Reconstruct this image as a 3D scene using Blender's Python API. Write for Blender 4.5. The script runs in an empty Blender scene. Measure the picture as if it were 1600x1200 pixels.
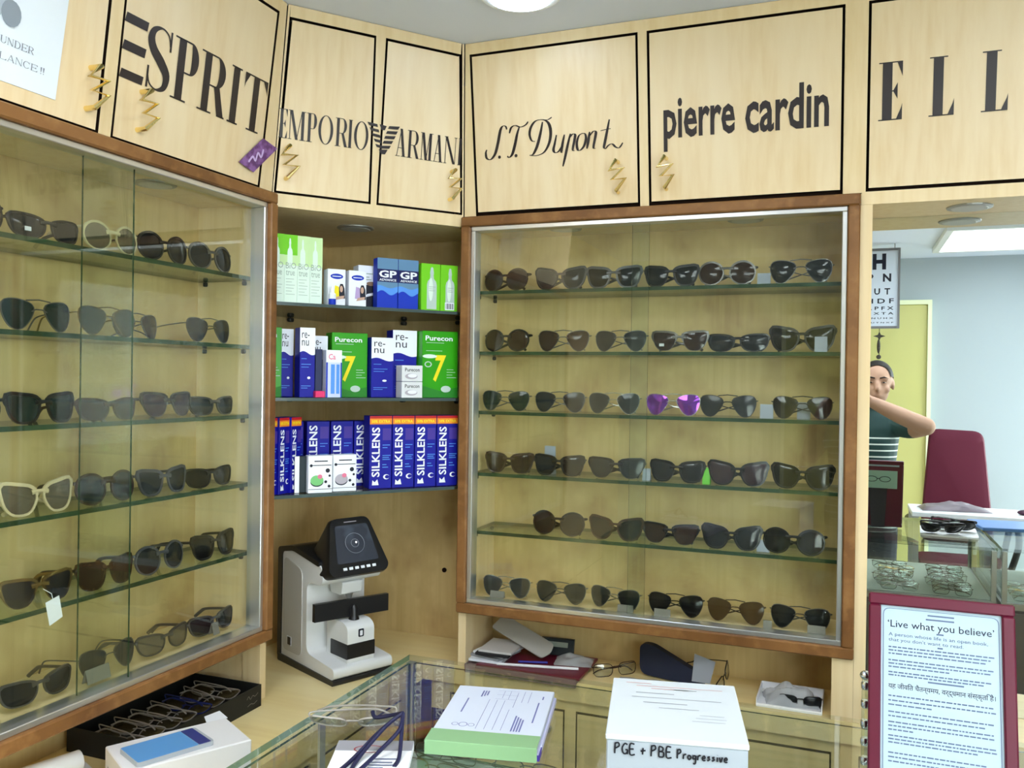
import bpy, math, random
from mathutils import Matrix, Vector, noise
random.seed(7)
PI = math.pi
SC = bpy.context.scene
COL = SC.collection

# ------------------------------------------------------------------ camera, world, lights, exposure
cam_d = bpy.data.cameras.new('camera'); cam = bpy.data.objects.new('camera', cam_d); COL.objects.link(cam)
cam_d.sensor_width = 36.0; cam_d.lens = 30.283; cam_d.clip_start = 0.01
YAW, PITCH, ROLL = 0.369289, -0.004382, 0.014112
_f = Vector((-math.sin(YAW)*math.cos(PITCH), math.cos(YAW)*math.cos(PITCH), math.sin(PITCH)))
_r = Vector((math.cos(YAW), math.sin(YAW), 0)); _u = _r.cross(_f)
_r2 = _r*math.cos(ROLL)+_u*math.sin(ROLL); _u2 = -_r*math.sin(ROLL)+_u*math.cos(ROLL)
cam.matrix_world = Matrix(((_r2.x, _u2.x, -_f.x, 0), (_r2.y, _u2.y, -_f.y, 0), (_r2.z, _u2.z, -_f.z, 1.55), (0, 0, 0, 1)))
SC.camera = cam
world = bpy.data.worlds.new('world'); SC.world = world; world.use_nodes = True
world.node_tree.nodes['Background'].inputs[0].default_value = (0.90, 0.95, 1.0, 1)      # even overcast sky outside the added windows
world.node_tree.nodes['Background'].inputs[1].default_value = 12.5
RX0, RX1, RY0, RY1 = -1.53, 2.3, -1.9, 2.33
WIN_B = (1.18, 2.26, .25, 2.22)      # unseen opening added in the back wall to light the doors: x0, x1, z0, z1
WIN_R = (-1.55, .0, .25, 2.22)     # unseen opening added in the right wall to light the doors: y0, y1, z0, z1
for nm, loc, rot, sx, sy in (('portal_back', ((WIN_B[0]+WIN_B[1])/2, RY0-.05, 1.235), (-PI/2, 0, 0), WIN_B[1]-WIN_B[0], 1.97), ('portal_right', (RX1+.05, (WIN_R[0]+WIN_R[1])/2, 1.235), (PI/2, 0, PI/2), WIN_R[1]-WIN_R[0], 1.97)):
    ld = bpy.data.lights.new(nm, 'AREA'); ld.shape = 'RECTANGLE'; ld.size = sx; ld.size_y = sy; ld.cycles.is_portal = True
    lo = bpy.data.objects.new(nm, ld); COL.objects.link(lo); lo.location = loc; lo.rotation_euler = rot
SC.view_settings.view_transform = 'Standard'; SC.view_settings.look = 'None'
SC.view_settings.gamma = 1.0; SC.view_settings.use_curve_mapping = False
SC.view_settings.exposure = 0.47
SC.cycles.transparent_max_bounces = 32
SC.cycles.max_bounces = 14; SC.cycles.diffuse_bounces = 5; SC.cycles.glossy_bounces = 6
SC.cycles.sample_clamp_indirect = 6.0
TROFFER_E = 10.0       # radiance of the ceiling light panels
SPOT_E = 15.0 
ADDED_SPOT_E = 14.0       # radiance of the larger round panels added over the counter
#         # radiance of the round ceiling downlights
CEIL = 2.42; LEDGE = 0.785; GTOP = 1.035; SOFFIT = 1.957; Z0 = 1.98

# ------------------------------------------------------------------ helpers
def lin(r, g, b):
    f = lambda c: (c/255/12.92) if c/255 <= 0.04045 else ((c/255+0.055)/1.055)**2.4
    return (f(r), f(g), f(b), 1.0)
MATS = {}
def mat(name, rgb, rough=0.5, metal=0.0, spec=0.5, var=None, bump=None, emit=None, alpha=None):
    """var=(rgb2, scale xyz, detail, lo, hi): noise mix to a second colour; bump=(scale xyz, strength)"""
    if name in MATS: return MATS[name]
    m = bpy.data.materials.new(name); m.use_nodes = True; nt = m.node_tree
    b = nt.nodes['Principled BSDF']
    b.inputs['Base Color'].default_value = lin(*rgb); b.inputs['Roughness'].default_value = rough
    b.inputs['Metallic'].default_value = metal; b.inputs['Specular IOR Level'].default_value = spec
    def tex(scale, detail):
        tc = nt.nodes.new('ShaderNodeTexCoord'); mp = nt.nodes.new('ShaderNodeMapping')
        mp.inputs['Scale'].default_value = scale
        nz = nt.nodes.new('ShaderNodeTexNoise'); nz.inputs['Scale'].default_value = 1.0; nz.inputs['Detail'].default_value = detail
        nt.links.new(tc.outputs['Object'], mp.inputs['Vector']); nt.links.new(mp.outputs[0], nz.inputs['Vector'])
        return nz.outputs['Fac']
    if var:
        vs = var if isinstance(var, list) else [var]
        prev = None
        for rgb2, scale, detail, lo, hi in vs:
            fac = tex(scale, detail)
            mr = nt.nodes.new('ShaderNodeMapRange'); mr.inputs[1].default_value = lo; mr.inputs[2].default_value = hi
            nt.links.new(fac, mr.inputs[0])
            mx = nt.nodes.new('ShaderNodeMix'); mx.data_type = 'RGBA'
            nt.links.new(mr.outputs[0], mx.inputs[0])
            if prev is None: mx.inputs[6].default_value = lin(*rgb)
            else: nt.links.new(prev, mx.inputs[6])
            mx.inputs[7].default_value = lin(*rgb2)
            prev = mx.outputs[2]
        nt.links.new(prev, b.inputs['Base Color'])
    if bump:
        fac = tex(bump[0], 4); bp = nt.nodes.new('ShaderNodeBump'); bp.inputs['Strength'].default_value = bump[1]
        bp.inputs['Distance'].default_value = 0.002
        nt.links.new(fac, bp.inputs['Height']); nt.links.new(bp.outputs[0], b.inputs['Normal'])
    if emit:
        b.inputs['Emission Color'].default_value = lin(*emit[0]); b.inputs['Emission Strength'].default_value = emit[1]
    if alpha is not None: b.inputs['Alpha'].default_value = alpha
    MATS[name] = m
    return m
def glass(name, tint, refl=1.0, rough=0.0, ior=1.5):
    """thin sheet: clear transmission tinted, with a real fresnel reflection"""
    m = bpy.data.materials.new(name); m.use_nodes = True; nt = m.node_tree
    for n in list(nt.nodes):
        if n.type != 'OUTPUT_MATERIAL': nt.nodes.remove(n)
    out = [n for n in nt.nodes if n.type == 'OUTPUT_MATERIAL'][0]
    t = nt.nodes.new('ShaderNodeBsdfTransparent'); t.inputs[0].default_value = (*tint, 1)
    g = nt.nodes.new('ShaderNodeBsdfGlossy'); g.inputs['Roughness'].default_value = rough
    fr = nt.nodes.new('ShaderNodeFresnel')
    ge = nt.nodes.new('ShaderNodeNewGeometry'); io = nt.nodes.new('ShaderNodeMapRange')   # same reflectance on both faces of the sheet
    io.inputs[3].default_value = ior; io.inputs[4].default_value = 1/ior
    nt.links.new(ge.outputs['Backfacing'], io.inputs[0]); nt.links.new(io.outputs[0], fr.inputs[0])
    mu = nt.nodes.new('ShaderNodeMath'); mu.operation = 'MULTIPLY'; mu.inputs[1].default_value = refl
    mx = nt.nodes.new('ShaderNodeMixShader')
    nt.links.new(fr.outputs[0], mu.inputs[0]); nt.links.new(mu.outputs[0], mx.inputs[0])
    nt.links.new(t.outputs[0], mx.inputs[1]); nt.links.new(g.outputs[0], mx.inputs[2]); nt.links.new(mx.outputs[0], out.inputs[0])
    MATS[name] = m
    return m
def lens_mat(name, rgb, clear, mirror=0.0):
    """tinted lens: partly see-through, partly solid tint, glossy coat"""
    m = bpy.data.materials.new(name); m.use_nodes = True; nt = m.node_tree
    b = nt.nodes['Principled BSDF']; out = nt.nodes['Material Output']
    b.inputs['Base Color'].default_value = lin(*rgb); b.inputs['Roughness'].default_value = 0.06
    b.inputs['Metallic'].default_value = mirror; b.inputs['Specular IOR Level'].default_value = 0.32
    t = nt.nodes.new('ShaderNodeBsdfTransparent'); c = lin(*rgb)
    t.inputs[0].default_value = tuple(min(1, 0.25+1.6*x) for x in c[:3])+(1,)
    mx = nt.nodes.new('ShaderNodeMixShader'); mx.inputs[0].default_value = clear
    nt.links.new(b.outputs[0], mx.inputs[1]); nt.links.new(t.outputs[0], mx.inputs[2]); nt.links.new(mx.outputs[0], out.inputs[0])
    MATS[name] = m
    return m

LAM = mat('laminate', (238, 215, 174), 0.35, var=[((231, 204, 157), (60, 60, 1.2), 4, 0.38, 0.72), ((242, 222, 185), (9, 9, 0.4), 2, 0.5, 0.8)])
LAMP = mat('laminate_plain', (236, 213, 168), 0.42, var=((228, 201, 150), (50, 50, 1.5), 4, 0.4, 0.75))
BACKP = mat('back_panel_wood', (212, 186, 130), 0.45, var=[((178, 146, 96), (9, 9, 8), 3, 0.45, 0.72), ((200, 172, 116), (60, 60, 2), 4, 0.45, 0.75)])
DARKGAP = mat('dark_edge', (34, 22, 15), 0.8, spec=.1)
TEAK = mat('teak', (136, 94, 52), 0.42, spec=.3, var=[((108, 70, 35), (7, 7, 7), 3, 0.4, 0.75), ((156, 112, 66), (30, 30, 30), 6, 0.5, 0.8)])
ALU = mat('aluminium', (214, 214, 212), 0.28, metal=0.85, spec=0.5)
ALUD = mat('aluminium_dull', (170, 170, 166), 0.4, metal=0.7)
CHROME = mat('chrome', (225, 228, 232), 0.12, metal=1.0)
BRASS = mat('brass', (246, 224, 156), 0.25, metal=1.0)
CLIP = mat('shelf_clip', (48, 48, 44), 0.5)
PANE = glass('pane_glass', (0.95, 0.975, 0.95))
SHELFG = glass('shelf_glass', (0.86, 0.93, 0.84))
GEDGE = mat('glass_edge', (42, 68, 42), 0.2, var=((28, 50, 30), (12, 12, 12), 2, 0.4, 0.7))
GEDGEL = mat('counter_glass_edge', (120, 142, 108), 0.15, var=((150, 170, 150), (6, 6, 6), 2, 0.4, 0.7))
INK = mat('black_vinyl', (34, 22, 22), 0.4)
WHITE = mat('white_card', (240, 242, 246), 0.55)
WALLW = mat('white_wall', (170, 181, 188), 0.7, bump=((40, 40, 40), 0.05))
CEILM = mat('ceiling_paint', (226, 236, 255), 0.8)
FLOORM = mat('floor_stone', (168, 160, 146), 0.3, var=((140, 130, 118), (5, 5, 5), 4, 0.4, 0.7))
STEEL = mat('grey_panel', (150, 152, 150), 0.45)
BLACKP = mat('black_plastic', (24, 24, 26), 0.32)
BURG = mat('burgundy', (86, 10, 38), 0.35)

class MB:
    """collects faces of ONE object"""
    def __init__(s): s.v = []; s.f = []; s.m = []
    def add(s, vs, fs, mi=0):
        o = len(s.v); s.v += [tuple(v) for v in vs]; s.f += [tuple(o+i for i in f) for f in fs]; s.m += [mi]*len(fs)
        return s
    def box(s, x0, x1, y0, y1, z0, z1, mi=0):
        return s.hexa([(x0, y0, z0), (x1, y0, z0), (x1, y1, z0), (x0, y1, z0), (x0, y0, z1), (x1, y0, z1), (x1, y1, z1), (x0, y1, z1)], mi)
    def hexa(s, c, mi=0):
        return s.add(c, [(3, 2, 1, 0), (4, 5, 6, 7), (0, 1, 5, 4), (1, 2, 6, 5), (2, 3, 7, 6), (3, 0, 4, 7)], mi)
    def glassbox(s, x0, x1, y0, y1, z0, z1, axis):
        """sheet: faces across axis get slot 0, rim faces slot 1"""
        o = len(s.m); s.box(x0, x1, y0, y1, z0, z1, 1)
        k = {'z': (0, 1), 'y': (2, 4), 'x': (3, 5)}[axis]
        for i in k: s.m[o+i] = 0
        return s
    def cbox(s, x0, x1, y0, y1, z0, z1, b, mi=0):
        """box with chamfered edges"""
        X = (x0, x1); Y = (y0, y1); Z = (z0, z1); vs = []; idx = {}
        for i in (0, 1):
            for j in (0, 1):
                for k in (0, 1):
                    sx = b if i == 0 else -b; sy = b if j == 0 else -b; sz = b if k == 0 else -b
                    idx[i, j, k, 0] = len(vs); vs.append((X[i], Y[j]+sy, Z[k]+sz))
                    idx[i, j, k, 1] = len(vs); vs.append((X[i]+sx, Y[j], Z[k]+sz))
                    idx[i, j, k, 2] = len(vs); vs.append((X[i]+sx, Y[j]+sy, Z[k]))
        g = lambda *a: idx[a]
        fs = []
        for i in (0, 1):
            q = [g(i, 0, 0, 0), g(i, 1, 0, 0), g(i, 1, 1, 0), g(i, 0, 1, 0)]; fs.append(q if i else q[::-1])
            q = [g(0, i, 0, 1), g(0, i, 1, 1), g(1, i, 1, 1), g(1, i, 0, 1)]; fs.append(q if i else q[::-1])
            q = [g(0, 0, i, 2), g(1, 0, i, 2), g(1, 1, i, 2), g(0, 1, i, 2)]; fs.append(q if i else q[::-1])
        for a in (0, 1):
            for c in (0, 1):
                fs.append([g(a, c, 0, 0), g(a, c, 1, 0), g(a, c, 1, 1), g(a, c, 0, 1)])
                fs.append([g(a, 0, c, 0), g(a, 1, c, 0), g(a, 1, c, 2), g(a, 0, c, 2)])
                fs.append([g(0, a, c, 1), g(1, a, c, 1), g(1, a, c, 2), g(0, a, c, 2)])
        for i in (0, 1):
            for j in (0, 1):
                for k in (0, 1): fs.append([g(i, j, k, 0), g(i, j, k, 1), g(i, j, k, 2)])
        return s.add(vs, fs, mi)
    def prism(s, poly, fn, d0, d1, mi=0):
        """2-D polygon extruded; fn(a, b, d) -> xyz"""
        n = len(poly)
        vs = [fn(a, b, d0) for a, b in poly]+[fn(a, b, d1) for a, b in poly]
        fs = [tuple(range(n-1, -1, -1)), tuple(range(n, 2*n))]+[(i, (i+1) % n, n+(i+1) % n, n+i) for i in range(n)]
        return s.add(vs, fs, mi)
    def tube(s, pts, r, seg=8, cap=True, mi=0, closed=False, flat=1.0):
        pts = [Vector(p) for p in pts]; n = len(pts)
        rs = r if isinstance(r, (list, tuple)) else [r]*n
        vs = []; fs = []; up = None
        for i, p in enumerate(pts):
            if closed: d = pts[(i+1) % n]-pts[i-1]
            else: d = pts[min(i+1, n-1)]-pts[max(i-1, 0)]
            d = d.normalized() if d.length > 1e-9 else Vector((0, 0, 1))
            if up is None:
                up = Vector((0, 0, 1)) if abs(d.z) < 0.9 else Vector((1, 0, 0))
            a = (up-d*up.dot(d)).normalized(); b = d.cross(a); up = a
            for k in range(seg):
                t = 2*PI*k/seg; vs.append(p+(a*math.cos(t)+b*math.sin(t)*flat)*rs[i])
        m = n if closed else n-1
        for i in range(m):
            for k in range(seg):
                j = (i+1) % n
                fs.append((i*seg+k, i*seg+(k+1) % seg, j*seg+(k+1) % seg, j*seg+k))
        if cap and not closed: fs += [tuple(range(seg-1, -1, -1)), tuple((n-1)*seg+k for k in range(seg))]
        return s.add(vs, fs, mi)
    def lathe(s, prof, seg=20, c=(0, 0, 0), mi=0):
        vs = []; fs = []; n = len(prof)
        for r, z in prof:
            for k in range(seg): t = 2*PI*k/seg; vs.append((c[0]+r*math.cos(t), c[1]+r*math.sin(t), c[2]+z))
        for i in range(n-1):
            for k in range(seg): fs.append((i*seg+k, i*seg+(k+1) % seg, (i+1)*seg+(k+1) % seg, (i+1)*seg+k))
        fs += [tuple(range(seg-1, -1, -1)), tuple((n-1)*seg+k for k in range(seg))]
        return s.add(vs, fs, mi)
    def ell(s, c, r, nu=16, nv=10, mi=0, M=None):
        vs = [(0, 0, -1)]; fs = []
        for j in range(1, nv):
            p = -PI/2+PI*j/nv
            for i in range(nu): t = 2*PI*i/nu; vs.append((math.cos(p)*math.cos(t), math.cos(p)*math.sin(t), math.sin(p)))
        vs.append((0, 0, 1)); N = len(vs)-1
        for i in range(nu):
            fs.append((0, 1+(i+1) % nu, 1+i)); fs.append((N, N-nu+i, N-nu+(i+1) % nu))
        for j in range(nv-2):
            for i in range(nu): a = 1+j*nu; fs.append((a+i, a+(i+1) % nu, a+nu+(i+1) % nu, a+nu+i))
        out = []
        for v in vs:
            p = Vector((v[0]*r[0], v[1]*r[1], v[2]*r[2]))
            if M is not None: p = M @ p
            out.append(p+Vector(c))
        return s.add(out, fs, mi)
    def mesh(s, name, mats, off=None, smooth=False):
        me = bpy.data.meshes.new(name); vs = s.v
        if off is not None: vs = [(v[0]-off[0], v[1]-off[1], v[2]-off[2]) for v in vs]
        me.from_pydata(vs, [], s.f)
        mats = mats if isinstance(mats, (list, tuple)) else [mats]
        for m in mats: me.materials.append(m)
        if len(mats) > 1: me.polygons.foreach_set('material_index', s.m)
        if smooth:
            me.polygons.foreach_set('use_smooth', [True]*len(me.polygons)); me.set_sharp_from_angle(angle=math.radians(38))
        me.update()
        return me
    def obj(s, name, mats, parent=None, off=None, smooth=False):
        if parent is not None and off is None: off = OFF.get(parent.name)
        o = bpy.data.objects.new(name, s.mesh(name, mats, off, smooth)); COL.objects.link(o)
        if parent is not None:
            o.parent = parent
            if off is not None: OFF[o.name] = off
        return o
OFF = {}
def tag(o, label, cat, group=None):
    o['label'] = label; o['category'] = cat
    if group: o['group'] = group
    return o
def thing(name, label, cat, F, base, group=None):
    """Empty standing at `base` (coordinates of frame F); its parts are built in F's coordinates"""
    o = bpy.data.objects.new(name, None); COL.objects.link(o); o.empty_display_size = 0.05
    o.matrix_world = F @ Matrix.Translation(base); OFF[o.name] = tuple(base)
    return tag(o, label, cat, group)
def struct(o): o['kind'] = 'structure'; return o
def link(name, me, parent, M=None):
    o = bpy.data.objects.new(name, me); COL.objects.link(o); o.parent = parent
    if M is not None: o.matrix_local = M
    return o
# wall frames: local x runs along the wall, local y goes into the wall, z up
XA, YB = -1.28, 2.10
P0 = Vector((XA, 1.705)); P1 = Vector((-0.957, YB)); CE = (P1-P0).normalized(); CN = Vector((CE.y, -CE.x)); CLEN = (P1-P0).length
FA = Matrix.Translation((XA, 0, 0)) @ Matrix.Rotation(PI/2, 4, 'Z')
FB = Matrix.Translation((0, YB, 0))
FC = Matrix.Translation((P0.x, P0.y, 0)) @ Matrix.Rotation(math.atan2(CE.y, CE.x), 4, 'Z')
FW = Matrix.Identity(4)
LEAN = {'A': 0.125, 'B': 0.14, 'C': 0.13}

# ---- lettering -------------------------------------------------------------
TXT = {}
def text_geo(body, bold=0.0, shear=0.0):
    k = (body, bold, shear)
    if k not in TXT:
        c = bpy.data.curves.new('t', 'FONT'); c.body = body; c.resolution_u = 2; c.offset = bold; c.shear = shear
        o = bpy.data.objects.new('t', c); m = o.to_mesh()
        v = [(p.co.x, p.co.y) for p in m.vertices]; f = [tuple(p.vertices) for p in m.polygons]
        o.to_mesh_clear(); bpy.data.objects.remove(o); bpy.data.curves.remove(c)
        x0 = min(a for a, b in v); x1 = max(a for a, b in v); y0 = min(b for a, b in v); y1 = max(b for a, b in v)
        TXT[k] = ([((a-x0)/(x1-x0), (b-y0)/(y1-y0)) for a, b in v], f)
    return TXT[k]
def put_text(mb, fn, body, a0, a1, b0, b1, bold=0.0, rot=0, mi=0, shear=0.0, d=0.0):
    """fit text in the box a0..a1 x b0..b1; fn(a, b, d) -> xyz; rot 1 = reads upwards, -1 = reads downwards"""
    v, f = text_geo(body, bold, shear); vs = []
    for x, y in v:
        if rot == 1: x, y = 1-y, x
        elif rot == -1: x, y = y, 1-x
        elif rot == 2: x, y = 1-x, y
        vs.append(fn(a0+(a1-a0)*x, b0+(b1-b0)*y, d))
    mb.add(vs, f, mi)
def crom(pts, n=6):
    P = [Vector(p) for p in pts]; out = []
    for i in range(len(P)-1):
        a = P[max(i-1, 0)]; b = P[i]; c = P[i+1]; d = P[min(i+2, len(P)-1)]
        for k in range(n):
            t = k/n; out.append(0.5*((2*b)+(c-a)*t+(2*a-5*b+4*c-d)*t*t+(3*b-a-3*c+d)*t**3))
    out.append(P[-1]); return out
def ribbon(mb, fn, pts, wf, mi=0, d=0.0):
    n = len(pts); L = []; R_ = []
    for i, p in enumerate(pts):
        t = (pts[min(i+1, n-1)]-pts[max(i-1, 0)]); t = t.normalized() if t.length > 0 else Vector((1, 0))
        w = wf(i/(n-1), t)/2; L.append((p.x-t.y*w, p.y+t.x*w)); R_.append((p.x+t.y*w, p.y-t.x*w))
    vs = [fn(a, b, d) for a, b in L]+[fn(a, b, d) for a, b in R_]
    mb.add(vs, [(i, n+i, n+i+1, i+1) for i in range(n-1)], mi)
def serif(ch, W, st, hr):
    """a high-contrast roman capital, height 1, width W: list of polygons"""
    out = []; sv = min(st*0.55, W*0.16)
    R = lambda x0, x1, y0, y1: out.append([(x0, y0), (x1, y0), (x1, y1), (x0, y1)])
    def stem(x, w=st, a=0.0, b=1.0, top=True, bot=True, l=True, r=True):
        R(x, x+w, a, b)
        if bot: R(x-(sv if l else 0), x+w+(sv if r else 0), a, a+hr)
        if top: R(x-(sv if l else 0), x+w+(sv if r else 0), b-hr, b)
    def arc(cx, cy, rx, ry, ix, iy, a0, a1, n=18):
        for i in range(n):
            t0 = a0+(a1-a0)*i/n; t1 = a0+(a1-a0)*(i+1)/n
            out.append([(cx+rx*math.cos(t0), cy+ry*math.sin(t0)), (cx+rx*math.cos(t1), cy+ry*math.sin(t1)), (cx+ix*math.cos(t1), cy+iy*math.sin(t1)), (cx+ix*math.cos(t0), cy+iy*math.sin(t0))])
    def diag(x0, y0, x1, y1, w): out.append([(x0, y0), (x0+w, y0), (x1+w, y1), (x1, y1)])
    if ch in 'EFL':
        stem(sv, r=True)
        x = sv+st
        if ch != 'L': R(x, W, 1-hr, 1); out.append([(W, 1), (W, 0.74), (W-0.02, 0.80), (W-0.22*W, 1-hr)]); R(x, W*0.8, 0.5-hr/2, 0.5+hr/2); out.append([(W*0.8, 0.36), (W*0.8, 0.64), (W*0.62, 0.5+hr/2), (W*0.62, 0.5-hr/2)])
        if ch != 'F': R(x, W, 0, hr); out.append([(W, 0), (W, 0.28), (W-0.02, 0.2), (W-0.24*W, hr)])
    elif ch == 'I': stem(W/2-st/2)
    elif ch == 'T':
        stem(W/2-st/2, top=False); R(0, W, 1-hr, 1)
        out.append([(0, 1), (0.2*W, 1-hr), (0.02, 0.8), (0, 0.72)]); out.append([(W, 1), (W, 0.72), (W-0.02, 0.8), (0.8*W, 1-hr)])
    elif ch in 'PR':
        stem(sv); x = sv+st; rx = W-x if ch == 'P' else (W-x)*0.86
        R(x, x+rx*0.4, 1-hr, 1); R(x, x+rx*0.4, 0.46, 0.46+hr)
        arc(x+rx*0.4, 0.73, rx*0.6, 0.27, max(rx*0.6-st, 0.01), 0.27-hr, -PI/2, PI/2)
        if ch == 'R': out.append([(x+rx*0.28, 0.46+hr), (x+rx*0.28+st*0.9, 0.46+hr), (W-sv*0.2, 0), (W-sv*0.2-st*1.05, 0)]); R(W-st*1.2, W, 0, hr)
    elif ch == 'O': arc(W/2, 0.5, W/2, 0.51, W/2-st, 0.51-hr, 0, 2*PI, 32)
    elif ch == 'D':
        stem(sv); x = sv+st; R(x, x+0.3*W, 0, hr); R(x, x+0.3*W, 1-hr, 1); arc(x+0.2*W, 0.5, W-x-0.2*W, 0.5, W-x-0.2*W-st, 0.5-hr, -PI/2, PI/2)
    elif ch == 'C':
        arc(W/2, 0.5, W/2, 0.51, W/2-st, 0.51-hr, 0.22*PI, 1.78*PI, 28); R(W*0.9, W*0.9+hr, 0.7, 1)
    elif ch == 'U':
        stem(sv, bot=False, b=1.0, a=0.3); stem(W-sv-hr, hr, a=0.3, bot=False); arc(W/2, 0.3, W/2-sv, 0.31, W/2-sv-st*0.8, 0.31-hr, PI, 2*PI)
    elif ch == 'A':
        diag(0.04, 0, W/2-hr, 1, hr*1.3); diag(W-st-0.04, 0, W/2-st*0.6, 1, st); R(W*0.2, W*0.7, 0.3, 0.3+hr)
        R(0, 0.12*1.6, 0, hr); R(W-st-0.1, W, 0, hr)
    elif ch == 'M':
        R(sv, sv+hr*1.2, 0, 1); diag(W/2-st/2, 0, sv, 1, st); diag(W/2-hr/2, 0, W-sv-st, 1, hr*1.2); R(W-sv-st, W-sv, 0, 1)
        R(0, sv*2+hr, 0, hr); R(W-2*sv-st, W, 0, hr); R(W-sv-st, W, 1-hr, 1); R(0, sv+st, 1-hr, 1)
    elif ch == 'N':
        R(sv, sv+hr*1.2, 0, 1); diag(W-sv-st, 0, sv*0.6, 1, st); R(W-sv-hr*1.2, W-sv, 0, 1)
        R(0, sv*2+hr, 0, hr); R(W-2*sv-hr, W, 1-hr, 1); R(0, sv+st, 1-hr, 1)
    elif ch == 'V': diag(W/2-st/2, 0, 0.04, 1, st); diag(W/2-hr/2, 0, W-hr-0.04, 1, hr*1.2); R(0, st*1.6, 1-hr, 1); R(W-sv*2, W, 1-hr, 1)
    elif ch == 'S':
        pts = crom([(W*a, b) for a, b in ((.90, .76), (.80, .92), (.52, .985), (.22, .91), (.13, .76), (.26, .61), (.58, .46), (.84, .29), (.78, .09), (.48, .015), (.2, .08), (.09, .26))], 5)
        ws = [hr, hr*1.1, hr, st*.6, st*.9, st, st*1.08, st*.95, st*.6, hr, hr*1.1, hr]
        n = len(pts); L = []; R_ = []
        for i, p in enumerate(pts):
            t = (pts[min(i+1, n-1)]-pts[max(i-1, 0)]).normalized(); q = i/(n-1)*11; k = min(int(q), 10); w = (ws[k]+(ws[k+1]-ws[k])*(q-k))/2
            L.append((p.x-t.y*w, p.y+t.x*w)); R_.append((p.x+t.y*w, p.y-t.x*w))
        for i in range(n-1): out.append([L[i], R_[i], R_[i+1], L[i+1]])
        R(W*.88, W*.88+hr*1.4, .68, 1); R(W*.07, W*.07+hr*1.4, 0, .34)
    elif ch == '!':
        out.append([(W*.35, .3), (W*.65, .3), (W*.8, 1), (W*.2, 1)]); R(W*.32, W*.68, 0, .14)
    return out
def put_serif(mb, fn, word, boxes, b0, b1, st, hr, d=0.0):
    h = b1-b0
    for ch, (a0, a1) in zip(word, boxes):
        for poly in serif(ch, (a1-a0)/h, st, hr):
            mb.add([fn(a0+x*h, b0+y*h, d) for x, y in poly], [tuple(range(len(poly)))])
def even(word, a0, a1, gap=0.12, wide={'I': .55, 'M': 1.35, '!': .35}):
    ws = [wide.get(c, 1.0) for c in word]; tot = sum(ws)+gap*(len(ws)-1); u = (a1-a0)/tot; out = []; x = a0
    for w in ws: out.append((x, x+w*u)); x += (w+gap)*u
    return out

# ------------------------------------------------------------------ the room shell
struct(MB().box(RX0-.1, RX1+.1, RY0-.1, RY1+.1, -.1, 0).obj('floor', FLOORM))
struct(MB().box(RX0-.1, RX1+.1, RY0-.1, RY1+.1, CEIL, CEIL+.1).obj('ceiling', CEILM))
struct(MB().box(RX0-.1, RX0, RY0-.1, RY1+.1, 0, CEIL).obj('wall_left', LAMP))
struct(MB().box(RX0, RX1, RY1, RY1+.1, 0, CEIL).obj('wall_front', LAMP))
struct(MB().box(RX0, WIN_B[0], RY0-.1, RY0, 0, CEIL).box(WIN_B[0], RX1, RY0-.1, RY0, 0, WIN_B[2]).box(WIN_B[0], RX1, RY0-.1, RY0, WIN_B[3], CEIL).box(WIN_B[1], RX1, RY0-.1, RY0, WIN_B[2], WIN_B[3]).obj('wall_back', WALLW))
struct(MB().box(RX1, RX1+.1, WIN_R[1], RY1+.1, 0, CEIL).box(RX1, RX1+.1, RY0-.1, WIN_R[0], 0, CEIL).box(RX1, RX1+.1, WIN_R[0], WIN_R[1], 0, WIN_R[2]).box(RX1, RX1+.1, WIN_R[0], WIN_R[1], WIN_R[3], CEIL).obj('wall_right', WALLW))
struct(MB().box(-12, 14, -14, RY0-.12, -.2, -.12).box(RX1+.12, 14, RY0-.12, 12, -.2, -.12).obj('ground', mat('pavement', (120, 118, 114), .8)))
def unseen_window(name, fn, a0, a1, z0, z1):  # glazed opening out of view, put in to brighten the cabinet doors
    w = struct(MB().glassbox(a0+.03, a1-.03, -.047, -.041, z0+.03, z1-.03, 'y').obj(name, [PANE, GEDGE]))
    for b in ((a0, a1, z0, z0+.03), (a0, a1, z1-.03, z1), (a0, a0+.03, z0+.03, z1-.03), (a1-.03, a1, z0+.03, z1-.03)): MB().box(b[0], b[1], -.06, -.03, b[2], b[3]).obj('window_frame', ALUD, w)
    w.matrix_world = fn
unseen_window('added_window_1', Matrix.Translation((0, RY0, 0)), *WIN_B)
unseen_window('added_window_2', Matrix.Translation((RX1, 0, 0)) @ Matrix.Rotation(PI/2, 4, 'Z') @ Matrix.Diagonal((1, 1, 1, 1)), *WIN_R)
# yellow door leaf in the back wall, seen in the mirror
d = struct(MB().cbox(-.38, .51, RY0+.002, RY0+.045, 0.01, 2.10, .004).obj('door_1', mat('yellow_door', (196, 194, 124), .4)))
struct(MB().box(.51, .535, RY0+.001, RY0+.06, 0, 2.13).box(-.405, -.38, RY0+.001, RY0+.06, 0, 2.13).box(-.38, .51, RY0+.001, RY0+.06, 2.10, 2.13).obj('trim_1', mat('pale_trim', (232, 240, 200), .4)))
MB().tube([(-.30, RY0+.05, 1.0), (-.30, RY0+.09, 1.0), (-.20, RY0+.09, 1.0)], .009).obj('door_handle', CHROME, d, off=(0, 0, 0))

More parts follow.
